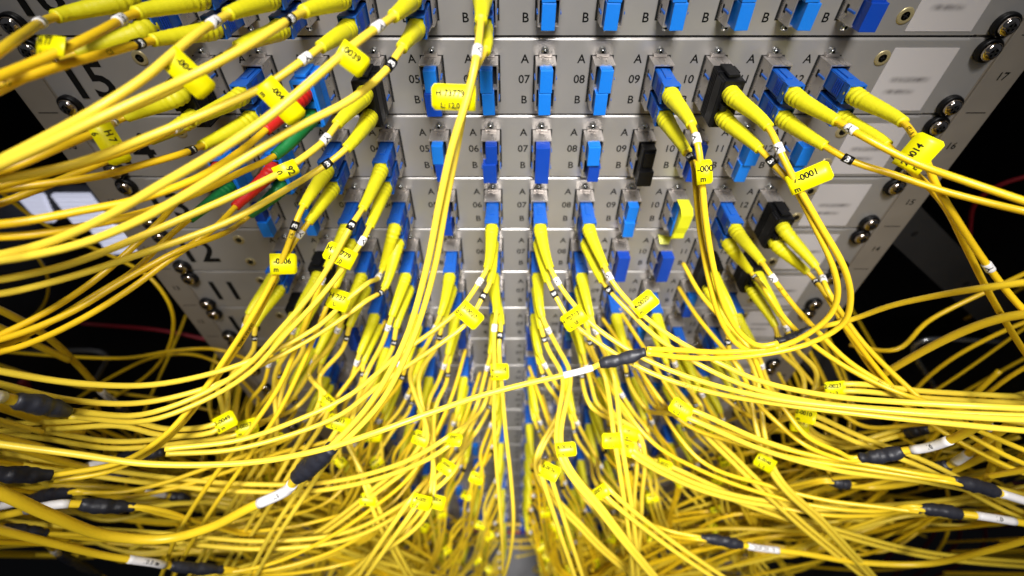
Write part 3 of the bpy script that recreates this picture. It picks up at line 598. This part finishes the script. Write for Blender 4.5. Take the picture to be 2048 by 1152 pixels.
# ---------------------------------------------------------------- all other cords: same shapes, own courses
BLACK = {(12, 2), (12, 11), (12, 12), (11, 1), (11, 2)}
done = {(16, i) for i in range(1, 13)}|{(15, i) for i in range(1, 13)}|{(14, i) for i in range(1, 13)}|{(13, i) for i in range(1, 13)}|{(12, 6), (12, 9), (12, 10), (11, 11), (10, 2), (10, 5), (10, 7), (10, 8), (10, 10)}
LOWCAP = {(9, 2): 'T', (8, 7): 'b', (7, 4): 'd', (6, 5): 'b', (5, 8): 'd', (3, 3): 'b', (2, 10): 'd', (8, 11): 'b'}
DIRS = ['bending left early', 'swinging down', 'falling steeply', 'spreading sideways']
TR_ = [  # courses of the clearly visible cords of the lower half, in photo pixels
 [(640, 650), (600, 760), (545, 880), (470, 1010), (380, 1160)], [(700, 690), (650, 800), (580, 930), (500, 1060), (430, 1180)],
 [(745, 740), (690, 850), (620, 960), (555, 1060), (490, 1180)], [(980, 816), (900, 880), (800, 935), (650, 972), (480, 975), (270, 955), (100, 930), (-80, 900)],
 [(960, 850), (900, 940), (800, 1020), (680, 1075), (520, 1090), (330, 1075), (120, 1060), (-80, 1040)], [(720, 800), (722, 900), (745, 1000), (790, 1100), (850, 1200)],
 [(905, 760), (850, 880), (740, 990), (600, 1090), (480, 1140), (300, 1180)],
 [(955, 760), (930, 870), (860, 1000), (750, 1110), (660, 1190)],
 [(600, 690), (540, 780), (440, 850), (340, 865), (240, 845), (130, 850), (-60, 860)], [(668, 720), (590, 800), (480, 860), (360, 880), (230, 890), (90, 870), (-60, 850)],
 [(870, 900), (830, 1000), (760, 1100), (700, 1190)],
 [(1034, 800), (1074, 926), (1174, 1066), (1290, 1170)], [(1070, 760), (1120, 900), (1210, 1030), (1330, 1180)],
 [(1300, 735), (1374, 826), (1524, 890), (1674, 932), (1850, 955), (2060, 1000), (2180, 1030)], [(1214, 751), (1236, 880), (1256, 1010), (1268, 1110), (1270, 1200)],
 [(1250, 745), (1270, 870), (1276, 1000), (1270, 1100), (1250, 1200)], [(1340, 770), (1400, 850), (1474, 926), (1599, 1045), (1740, 1160), (1800, 1210)],
 [(1400, 760), (1450, 840), (1540, 930), (1650, 1050), (1760, 1170)], [(1160, 790), (1260, 900), (1400, 975), (1560, 1010), (1740, 1016), (1930, 1000), (2150, 960)],
 [(1474, 700), (1540, 780), (1610, 850), (1690, 890), (1780, 870), (1880, 840), (2060, 790)],
 [(1440, 690), (1540, 740), (1680, 775), (1860, 790), (2060, 800), (2180, 800)], [(1200, 830), (1320, 930), (1480, 1000), (1660, 1060), (1860, 1110), (2080, 1130), (2180, 1130)],
 [(1130, 880), (1210, 980), (1330, 1080), (1460, 1170)], [(1510, 760), (1600, 830), (1720, 880), (1850, 930), (2000, 1010), (2150, 1080)],
 [(1090, 940), (1120, 1040), (1170, 1190)]]
def proj(v):
    p = v-CAMP; z = p.dot(VF); return 1024+F*p.x/z, 576-F*p.dot(VU)/z
taken = {}
for q, pth in enumerate(TR_):
    best = None
    for r in range(12, 2, -1):
        for i in range(1, 13):
            if (r, i) in done or (r, i) in LOWCAP or (r, i) in taken: continue
            if (i <= 6) != (pth[0][0] < 1015): continue
            sx_ = -1 if i <= 6 else 1; x, y = proj(W3(px_of(i)+sx_*12, 86, top_of(r)+66)); e = math.hypot(x-pth[0][0], (y-(pth[0][1]-28))*0.8)
            if best is None or e < best[0]: best = (e, r, i)
    taken[best[1:]] = pth
def autod(y): return max(92, min(176, 98+(y-740)*0.185))+rr.uniform(-2, 2)+dj
for r in range(12, -3, -1):
    for i in range(1, 13):
        if (r, i) in done: continue
        if (r, i) in LOWCAP or ((r, i) not in taken and r <= 9 and random.Random(r*31+i*7).random() < (0.20 if r == 9 else 0.30)):
            k = LOWCAP.get((r, i), 'bd'[(r+i) % 2])
            if k == 'T': tallcap(r, i, 'T')
            else: cap(r, i, k, 'A'); cap(r, i, k, 'B')
            continue
        rr = random.Random(r*100+i+5); s = -1 if i <= 6 else 1
        x0 = px_of(i); h0 = top_of(r)+20; lean = abs(i-6.5)/5.5
        ea, eb = conn_end(r, i, 'A'), conn_end(r, i, 'B')
        def tipof(e, k): 
            x, d, h = e.x/MM, -e.y/MM, CAMZ-e.z/MM; return W3(x+s*(1.5+7*lean)+rr.uniform(-1, 1), d+34.5, h+5+k)
        kk = rr.uniform(0, 3)
        ta, tb = tipof(ea, kk), tipof(eb, kk)
        g = rr.uniform(-1, 1); ex = s*(5+14*lean+rr.uniform(0, 8))
        A = [ta, W3(x0+ex*0.8+s*3, 72+rr.uniform(0, 4), h0+26+g), W3(x0+ex*1.7+s*3, 84, h0+48+g)]
        B = [tb, W3(x0+ex*0.7-s*1, 70+rr.uniform(0, 4), h0+34+g), W3(x0+ex*1.6-s*1, 82, h0+54+g)]
        steep = rr.random() < 0.86
        jx = x0+ex*2.2; drop = 40+95*(1-lean)+rr.uniform(0, 50)
        if steep:
            hx = jx*1.1+s*(rr.uniform(25, 120)+60*lean*rr.random()); he = h0+rr.uniform(330, 470)
            path = [W3(jx, 96, h0+76), W3(jx*0.72+hx*0.28, 100+rr.uniform(0, 14), h0+76+drop*1.15), W3(hx+s*rr.uniform(10, 50), 112+rr.uniform(0, 40), he)]
            word = 'falling steeply'
        else:
            side = s*rr.uniform(320, 430); hs = h0+rr.uniform(110, 250)
            dd = rr.uniform(115, 172)
            m0 = jx+s*rr.uniform(12, 35); m1 = m0+(side-m0)*0.30; m2 = m0+(side-m0)*0.66; dip = rr.uniform(5, 35); hb = h0+76+drop
            path = [W3(jx, 94, h0+74), W3(m0+s*6, 108+rr.uniform(0, 10), hb-10), W3((m1+m2)/2, (120+dd)/2, hb+(hs-hb)*0.75+dip), W3(side, dd, hs), W3(side+s*120, dd+10, hs-rr.uniform(-20, 50))]
            word = 'sweeping %s' % ('left' if s < 0 else 'right')
        if (r, i) in taken:
            pth = taken[(r, i)]; dj = rr.uniform(-12, 16); ax_, ay = proj(A[2]); keep = [(x, y) for x, y in pth if y > ay+6 or s*(x-ax_) > 60]
            while len(keep) > 3 and s*(keep[0][0]-ax_) < -45: keep = keep[1:]
            if len(keep) < 3: keep = pth[-3:]
            path = V(*[(x, y, autod(y)) for x, y in keep])
            word = 'arching %s over the others' % ('left' if s < 0 else 'right')
        st = 'black' if (r, i) in BLACK else 'blue'
        fl = None
        if rr.random() < 0.85:
            fp = path[0]; num = '%d-00%02d' % (rr.randint(1, 9), rr.randint(1, 60))
            fl = ((fp, rr.choice([rr.uniform(-50, 45), rr.uniform(140, 215)]), num, rr.choice(['m', '0 m', 'L: 2'])), dict(L=rr.uniform(9, 12), H=rr.uniform(8.5, 10.5), ts=0.9, tilt=rr.uniform(-.5, .5)))
            if 90 < fl[0][1]: fl[1]['inward'] = True
        cord(r, i, st, A, B, path, fl, mk='yellow3' if (r, i) in taken else rr.choice(['yellow', 'yellow3', 'yellow', 'yellow2']), rings=True, letters=(r >= 9), cr=(1.75 if (r, i) in taken else 1.6)*MM, inks=({'A': [(0.10, 'DUPLEX 9/125', s < 0)], 'B': [(0.12, 'FIBER OPTIC', s < 0)]} if r >= 8 and rr.random() < 0.3 else None), sep=rr.uniform(1.5, 3.2),
             label='yellow cord in port %02d of %s, %s' % (i, rowname(r), word), group='duplex patch cords plugged into the panels')

# ---------------------------------------------------------------- fan-out trunks with black shrink sleeves
TR = 2.3*MM
def breakout(a, b, trunk, strands, label, lab_seg=None, text=None, rad=4.4, k='yellow', trad=TR, group='trunk cables with black splice sleeves'):
    """a: sleeve end on the trunk side, b: sleeve end on the strand side (px, py, d); trunk: points after a; strands: lists of points after b"""
    A, B = P(*a), P(*b); o = empty('trunk_cable', A.lerp(B, 0.5), label, 'trunk cable', group)
    t_pts = [B.lerp(A, 0.4), A]+V(*trunk); c = catmull(t_pts); s = arclen(c)
    mb = MB(); mb.tube(sub(c, s, 0, s[-1], 0.003), trad, k, 12); link('trunk', mb.mesh('trunk'), o, world=True)
    L = (A-B).length; n = 26; pts = []; rad_ = []; rr = random.Random(int(a[0]*7+a[1]))
    side = (B-A).normalized().cross(VF).normalized(); bow = rr.uniform(-1.2, 1.2)*MM
    ph = rr.uniform(0, 6)
    for j in range(n+1):
        t = j/n; pts.append(A.lerp(B, t)+side*bow*math.sin(t*math.pi))
        e = rad*(0.70+0.30*min(1, math.sin(math.pi*min(1, t*1.15))**0.6))+0.25*math.sin(t*14+ph)*math.sin(math.pi*t)+0.14*math.sin(t*31+ph*2)
        if t > 0.97: e *= 0.93
        rad_.append(e*MM)
    mb = MB(); mb.tube(pts, rad_, 'shrink', 18)
    for vi, v in enumerate(mb.v):
        v = Vector(v); c0 = pts[min(n, vi//18)]; f_ = 1+0.16*noise.noise(v*190)+0.07*noise.noise(v*520); fl_ = (v-c0).dot(VF); v2 = c0+(v-c0)*f_-VF*fl_*0.16
        mb.v[vi] = tuple(v2)
    link('splice_sleeve', mb.mesh('sleeve'), o, world=True)
    if lab_seg:
        L1 = nearest_len(c, s, A); a0, a1 = L1+lab_seg[0]*MM, L1+lab_seg[1]*MM
        if a1 < s[-1]:
            mb = MB(); mb.tube(sub(c, s, a0, a1, 0.003), trad+0.35*MM, 'white', 14); ls = link('white_sleeve', mb.mesh('white_sleeve'), o, world=True)
            if text:
                mb = MB(); wrap_text(mb, text, c, s, (a0+a1)/2, trad+0.35*MM, 0.0026, 'ink', flip=at_len(c, s, (a0+a1)/2)[1].x < 0); t = link('sleeve_print', mb.mesh('print'), ls); t.location = (0, 0, 0)
    dr = (B-A).normalized()
    for q, st in enumerate(strands):
        if not st: continue
        of = side*((q-(len(strands)-1)/2)*1.7*MM)+VF*((q % 2)*-1.1*MM)
        e0, e1 = V(*st)[-2:]; dv = (e1-e0).normalized(); d_ = -e1.y; qx = rr.uniform(-6, 6)*MM
        dive = [e1+Vector((dv.x*0.03+qx, d_*0.42, 0.002+0.01*rr.random())), Vector((e1.x+dv.x*0.045+qx, -0.030, e1.z+0.006+0.015*rr.random()))] if d_ > 0.05 else []
        c = catmull([B-dr*0.006+of*0.7, B+dr*0.004+of]+V(*st)+dive); s = arclen(c)
        mb = MB(); mb.tube(sub(c, s, 0, s[-1], 0.003), CR, k, 10); link('strand', mb.mesh('strand'), o, world=True)
    return o
# left side
breakout((28, 800, 172), (136, 824, 166), [(-20, 790, 176), (-120, 770, 180)], [], 'trunk with a black sleeve and white end at the left edge, upper one', (6, 30), None)
breakout((-15, 945, 178), (104, 950, 172), [(-60, 940, 182), (-160, 930, 186)], [], 'trunk with a black sleeve cut by the left edge, middle of the left side')
breakout((60, 1000, 160), (150, 985, 158), [(0, 1012, 164), (-100, 1030, 168)], [[(240, 985, 154), (330, 965, 146), (430, 930, 134), (520, 900, 124), (620, 850, 112)], [(240, 995, 154), (340, 978, 146), (450, 945, 134), (560, 905, 122), (680, 870, 110)]], 'trunk with a black sleeve low on the left, its strands rising to the right', (8, 26))
breakout((160, 1008, 172), (270, 1014, 168), [(120, 1008, 174), (40, 1024, 176), (-80, 1052, 178)], [[(330, 1030, 166), (400, 1045, 162), (500, 1062, 152), (620, 1046, 140), (760, 990, 122)], [(330, 1022, 166), (420, 1052, 162), (520, 1072, 152), (640, 1060, 140), (780, 1010, 122)]], 'trunk with a wrinkled black sleeve and a long white sleeve at the lower left', (5, 33), None)
breakout((5, 1058, 176), (94, 1066, 172), [(-50, 1050, 180), (-140, 1040, 182)], [[(180, 1078, 168), (300, 1082, 160), (420, 1068, 148), (540, 1040, 134), (660, 1000, 120)], [(180, 1070, 168), (300, 1070, 160), (400, 1058, 148), (520, 1030, 134), (640, 985, 120)]], 'trunk with a black sleeve low at the left edge, its strands running flat right')
breakout((118, 1108, 150), (200, 1150, 148), [(90, 1085, 154), (40, 1060, 158), (-60, 1040, 160)], [[(260, 1180, 144), (330, 1210, 140)]], 'trunk with a black sleeve pointing into the bottom left corner', (4, 20))
breakout((340, 1132, 184), (446, 1140, 180), [(310, 1126, 186), (215, 1112, 188), (120, 1090, 190), (20, 1065, 192), (-100, 1030, 194)], [[(540, 1128, 174), (640, 1085, 162), (740, 1020, 146), (830, 940, 128)], [(540, 1140, 174), (660, 1105, 160), (770, 1040, 144), (870, 960, 126)], [(540, 1150, 174), (680, 1130, 160), (800, 1080, 146)]], 'trunk with a black sleeve and a printed white sleeve at the bottom left', (6, 34), '10.0 m')
breakout((592, 955, 166), (664, 896, 162), [(575, 980, 168), (500, 1015, 174), (420, 1055, 180), (330, 1078, 186), (220, 1072, 190), (100, 1030, 192), (0, 985, 192), (-100, 950, 192)], [], 'thick trunk with a black sleeve left of centre and a marked white sleeve', (8, 38), 'L.0', trad=2.9*MM, rad=5.6)
breakout((238, 915, 130), (326, 904, 128), [(200, 925, 134), (120, 945, 140), (0, 960, 146)], [], 'dark trunk sleeve behind the cables on the left, its cords coming from the middle', (4, 20))
breakout((200, 952, 120), (262, 958, 118), [(160, 940, 124), (60, 920, 132)], [[(330, 962, 112), (430, 990, 106), (560, 1000, 98), (700, 1010, 92)], [(330, 975, 112), (440, 1000, 106), (560, 1012, 98)]], 'small black sleeve in the tangle at the left, half hidden', (4, 18))
breakout((340, 992, 118), (380, 1000, 118), [(300, 985, 122), (220, 975, 128), (100, 970, 132)], [[(460, 1000, 112), (560, 990, 104), (700, 960, 92)]], 'small black sleeve with a white end behind the lower left cables', (4, 26))
# upper left one that hangs with a white sleeve
breakout((238, 812, 60), (262, 842, 58), [(205, 785, 62), (160, 735, 66), (90, 670, 74), (0, 620, 84), (-100, 580, 92)], [[(300, 900, 50), (340, 980, 40)]], 'yellow trunk with a printed white sleeve hanging below the left rail', (6, 30), '00000A')
# centre
breakout((1200, 728, 116), (1292, 703, 115), [(1184, 736, 117), (1130, 750, 120), (1050, 768, 126), (960, 792, 134), (860, 826, 146), (760, 862, 156), (640, 900, 164), (500, 925, 170), (300, 928, 176), (150, 908, 178), (0, 888, 180), (-120, 870, 182)], [], 'long trunk crossing the middle from its black sleeve to the lower left', (5, 23), None, trad=1.65*MM, rad=3.7, k='yellow3')
breakout((1625, 658, 98), (1554, 684, 100), [(1700, 640, 102), (1780, 612, 112), (1880, 590, 126), (1980, 574, 140), (2100, 560, 150)], [], 'black sleeve over the right rail whose trunk runs to the right edge', None, None, trad=1.5*MM, rad=3.2)
# right side
breakout((1806, 902, 150), (1718, 916, 148), [(1850, 896, 152), (1900, 880, 154), (1940, 860, 156), (1990, 830, 158)], [[(1680, 905, 146), (1610, 870, 140), (1570, 820, 126), (1530, 770, 112), (1500, 700, 100)], [(1680, 918, 146), (1610, 890, 140), (1560, 850, 126), (1510, 800, 112), (1480, 740, 100)]], 'trunk with a black sleeve and a marked white sleeve at right, above the other sleeves', (4, 26), '10')
breakout((1995, 985, 166), (1905, 962, 162), [(2060, 1005, 170), (2160, 1035, 174)], [[(1840, 948, 158), (1740, 930, 150), (1600, 905, 140), (1480, 870, 128), (1380, 830, 116)], [(1840, 955, 158), (1740, 940, 150), (1600, 918, 140), (1470, 885, 128), (1360, 840, 116)]], 'trunk with a black sleeve sloping out of the right edge', (2, 26))
breakout((1922, 1028, 168), (1834, 1018, 164), [(1960, 1032, 170), (2060, 1048, 174), (2160, 1060, 176)], [[(1760, 1022, 160), (1650, 1015, 152), (1520, 985, 140), (1400, 940, 128), (1300, 880, 114)], [(1760, 1030, 160), (1650, 1030, 152), (1520, 1005, 140), (1400, 965, 128), (1290, 910, 114)], [(1760, 1014, 160), (1650, 1000, 152), (1540, 972, 140), (1400, 920, 126)]], 'trunk with a black sleeve and a marked white sleeve low at right', (8, 32), '1.0')
breakout((1898, 930, 140), (1850, 940, 138), [(1940, 905, 142), (1990, 870, 144), (2060, 820, 146)], [[(1780, 950, 134), (1680, 955, 126), (1560, 970, 112)], [(1780, 960, 134), (1680, 968, 126)]], 'trunk with two white bands and a short black sleeve in the right tangle', (5, 22))
breakout((1484, 1090, 160), (1400, 1076, 156), [(1510, 1095, 161), (1600, 1106, 164), (1720, 1125, 168), (1850, 1128, 172), (1980, 1100, 176), (2120, 1060, 178)], [[(1340, 1062, 150), (1260, 1030, 140), (1180, 980, 124), (1120, 900, 104)], [(1340, 1072, 150), (1250, 1045, 140), (1170, 1000, 124)]], 'trunk with a black sleeve and a long white sleeve at the bottom right of centre', (5, 32), 'DUPLEX 10')
breakout((1700, 968, 128), (1658, 962, 126), [(1740, 975, 130), (1850, 960, 136), (2000, 900, 142)], [[(1580, 972, 120), (1480, 985, 112), (1380, 975, 100)], [(1580, 980, 120), (1480, 995, 112)]], 'short black sleeve partly hidden among the right cables, left one')
breakout((1858, 858, 118), (1812, 868, 116), [(1920, 850, 122), (2050, 820, 130)], [[(1760, 880, 112), (1680, 890, 106), (1560, 860, 96), (1480, 820, 88)]], 'small black sleeve just above the marked white sleeve at right')
breakout((1975, 850, 134), (1945, 838, 132), [(1992, 875, 135), (1990, 910, 136), (1975, 960, 138)], [[(1900, 840, 128), (1820, 850, 120), (1720, 850, 110)]], 'small black sleeve with a curved white sleeve near the right edge', (3, 18))

# ---------------------------------------------------------------- loose single cables seen around the rack
def loose(pts, label, k='yellow', rad=CR, name='loose_cable', cat='cable', group=None, vec=False):
    pv = pts if vec else V(*pts); c = catmull(pv); s = arclen(c); mb = MB(); mb.tube(sub(c, s, 0, s[-1], 0.004), rad, k, 10)
    o = link(name, mb.mesh(name)); return tag(o, label, cat, group)
loose([(-60, 330, -40), (60, 430, -40), (150, 480, -30), (230, 515, -20), (300, 555, -10), (340, 610, 0), (345, 670, 4), (315, 730, 6), (260, 775, 6), (190, 810, 4), (60, 850, 0)], 'yellow cable making a wide round loop over the dark gap left of the rail', 'yellow2')
loose([(20, 500, -60), (60, 500, -60), (90, 540, -55), (95, 590, -55), (70, 630, -55), (0, 670, -55)], 'small yellow cable loop against the dark at the left edge', 'yellow2', rad=1.3*MM)
loose([(-30, 700, 10), (120, 712, 10), (250, 716, 14), (360, 700, 20), (440, 700, 24), (520, 730, 20)], 'yellow cable running level across the dark gap below the left loop', 'yellow2')
loose([(-30, 720, 0), (80, 755, 0), (200, 780, 0), (330, 800, 4), (460, 830, 8)], 'yellow cable descending across the lower left dark gap', 'yellow2')
loose([(150, 800, -10), (230, 750, -10), (320, 712, -6), (400, 712, 0), (460, 740, 6), (520, 800, 10)], 'yellow cable arching behind the round loop at left', 'yellow2')
loose([(190, 800, 40), (205, 850, 40), (212, 905, 36), (200, 980, 30)], 'short yellow cable dropping behind the white printed sleeve', 'yellow2', rad=2.0*MM)
loose([(60, 640, -100), (200, 650, -120), (330, 662, -120), (460, 690, -120)], 'dull red cable in the shadow behind the left rail', 'redcab', rad=2.2*MM, group='red cables in the shadows')
loose([(40, 760, -20), (110, 840, -20), (170, 885, -20), (260, 930, -20), (350, 975, -20)], 'thick dark red cable passing under the yellow ones at the lower left', 'redcab', rad=5.0*MM, group='red cables in the shadows')
loose([(2100, 340, -60), (2000, 370, -70), (1955, 400, -75), (1940, 450, -80), (1948, 540, -80), (1985, 640, -80), (2005, 740, -80), (2010, 820, -80)], 'red cable curving down in the dark at the right edge', 'redcab', rad=2.0*MM, group='red cables in the shadows')
loose([(1830, 790, -60), (1920, 760, -60), (2010, 740, -60), (2100, 735, -60)], 'red cable lying low at the right edge below the steel ring', 'redcab', rad=2.0*MM, group='red cables in the shadows')
loose([(1700, 690, 60), (1790, 700, 80), (1860, 640, 60), (2000, 570, 50), (2110, 520, 40)], 'single yellow cable rising to the right edge above the steel ring', 'yellow2')
loose([(2110, 620, 60), (1990, 670, 60), (1900, 720, 60), (1830, 780, 60), (1780, 860, 60), (1700, 900, 50)], 'yellow cable falling from the right edge through the steel ring', 'yellow2')
loose([(1680, 640, 96), (1740, 720, 104), (1800, 790, 118), (1880, 860, 130), (2000, 930, 140), (2120, 970, 146)], 'yellow cable beside the right rail heading for the lower right corner', 'yellow2')
loose([(2110, 700, 90), (2010, 760, 90), (1930, 830, 90), (1880, 900, 90), (1840, 980, 90)], 'yellow cable slanting down beneath the right edge', 'yellow2')
loose([(-30, 905, 30), (80, 930, 40), (220, 985, 40), (330, 1010, 40), (450, 1005, 40)], 'dull red cable between the black sleeves at the lower left', 'redcab', rad=2.2*MM, group='red cables in the shadows')
for q_ in range(5): loose([(1700+q_*40, 1160, 20), (1760+q_*50, 1060+q_*10, 10), (1850+q_*30, 980, 0), (1960+q_*20, 930+q_*12, -10), (2120, 900+q_*30, -20)], 'dark red cable deep in the lower right tangle', 'redcab', rad=2.4*MM, group='red cables deep in the lower right tangle')
loose([(864, 1060, 30), (866, 1010, 25), (874, 950, 20), (880, 900, 10)], 'short bright red cable standing between the left columns near the foot', 'red', rad=2.6*MM)
for q_, (y_, k_) in enumerate(((1046, 'yellow2'), (1062, 'redcab'), (1078, 'yellow2'), (1092, 'yellow'))): loose([(820, y_+6, 8), (930, y_-3, 14), (1030, y_+3, 16), (1130, y_-2, 14), (1230, y_+4, 8)], 'cable lying level across the foot of the central gap, %s' % ('top one', 'the red one', 'middle one', 'bottom one')[q_], k_, rad=2.0*MM)
# steel rings and rods of the cable manager
def rod(pts, label, rad=2.6, k='steel', name='steel_cable_ring', cat='cable ring', group='steel rings of the cable manager'):
    return loose(pts, label, k, rad*MM, name, cat, group)
rod([(2000, 684, -20), (1930, 680, -20), (1850, 680, -20), (1828, 692, -20), (1835, 720, -20), (1870, 775, -20), (1900, 820, -20)], 'bent steel ring reaching out right of the right rail')
rod([(1965, 880, 80), (2000, 950, 60), (2045, 1020, 40), (2090, 1090, 20)], 'pale steel rod slanting through the tangle at the right edge', 3.2)
rod([(1560, 866, 0), (1640, 868, 0), (1740, 864, 0), (1630, 870, 10), (1660, 930, 10), (1720, 1040, 10), (1760, 1120, 10)][:3], 'level steel rod catching light below the right rail', 1.8)
rod([(1630, 872, 10), (1680, 960, 0), (1740, 1080, -10), (1780, 1170, -20)], 'grey steel rod slanting down under the right cables', 3.0)
rod([(-20, 705, -10), (100, 702, -10), (200, 704, -10), (214, 712, -10), (205, 735, -10), (190, 760, -10)], 'steel ring reaching out left of the left rail', 2.6, 'greybar')

# ---------------------------------------------------------------- the tangles at the sides and at the foot of the rack
rr = random.Random(41)
SHADE = ['deep', 'warm', 'plain', 'pale']
cnt = 0
def tangle(n, xr, hr, dr, label, spread=1.0, vertical=0.42, ks=('yellow2', 'yellow', 'yellow2'), rad=(1.3, 2.2), grp='yellow cables in the side tangles'):
    global cnt
    for q in range(n):
        x = rr.uniform(*xr); h = rr.uniform(*hr); d = rr.uniform(*dr); s = 1 if x > 0 else -1; k = rr.choice(ks)
        if rr.random() < vertical:
            x = s*max(315, s*x); pts = [W3(x, -130, h-50), W3(x, -30, h-15)] if 0 else [W3(x, -140, h-70), W3(x+rr.uniform(-30, 30), d*0.6, h-20), W3(x+rr.uniform(-50, 50), d+rr.uniform(-20, 20), h+70), W3(x+rr.uniform(-60, 60), d-20, h+190), W3(x+rr.uniform(-70, 70), d-60, h+330)]
        else:
            xi = x-s*rr.uniform(110, 260)*spread; xo = x+s*rr.uniform(90, 200)*spread; dp = rr.uniform(-35, 55)
            xi = s*max(130, s*xi)
            pts = [W3(xi-s*40, d, h+rr.uniform(240, 330)), W3(xi+(x-xi)*0.25, d+rr.uniform(-15, 15), h+rr.uniform(60, 130)), W3((x+xi)/2+(x-xi)*0.25, d, h+dp*0.7), W3(x, d, h+dp), W3((x+xo)/2, d+rr.uniform(-12, 20), h+dp*0.4+rr.uniform(-20, 20)), W3(xo, d+rr.uniform(-30, 20), h-rr.uniform(-60, 230))]
        cnt += 1
        loose(pts, label, k, rr.uniform(*rad)*MM, group=grp, vec=True)
tangle(54, (-450, -225), (470, 760), (10, 130), 'yellow cable among the tangle in the lower left')
tangle(58, (225, 450), (450, 760), (10, 130), 'yellow cable among the tangle in the lower right')
tangle(9, (-420, -240), (400, 520), (80, 150), 'yellow cable in the front layer of the lower left tangle', ks=('yellow', 'yellow3'), vertical=0.12, grp='yellow cables in the front of the side tangles')
tangle(9, (240, 420), (400, 520), (80, 150), 'yellow cable in the front layer of the lower right tangle', ks=('yellow', 'yellow3'), vertical=0.12, grp='yellow cables in the front of the side tangles')
# the far mass of cable at the foot, too dense to count
mb = MB()
for q in range(120):
    x = rr.choice((-1, 1))*rr.uniform(60, 430); h = rr.uniform(820, 1120); d = rr.uniform(-40, 190)
    a = rr.uniform(-1, 1)*0.9 if abs(x) > 120 else rr.uniform(-1, 1)
    a = rr.uniform(0.2, 1.5)*rr.choice((-1, 1)); L_ = rr.uniform(60, 150); bw = rr.uniform(-70, 70)
    pts = [W3(x-L_*math.cos(a), d, h-L_*math.sin(a)), W3(x-L_*0.3*math.cos(a)+bw*0.6, d+rr.uniform(-25, 25), h-20+bw*0.4), W3(x+L_*0.4*math.cos(a)+bw, d+rr.uniform(-25, 25), h+30), W3(x+L_*math.cos(a), d-40, h+L_*math.sin(a))]
    c = catmull(pts); s = arclen(c); mb.tube(sub(c, s, 0, s[-1], 0.012), 1.7*MM, rr.choice(['yellow', 'yellow2', 'yellow3']), 7)
tag(link('distant_cable_mass', mb.mesh('mass')), 'dense mass of yellow cable filling the foot of the rack', 'cable mass', kind='stuff')
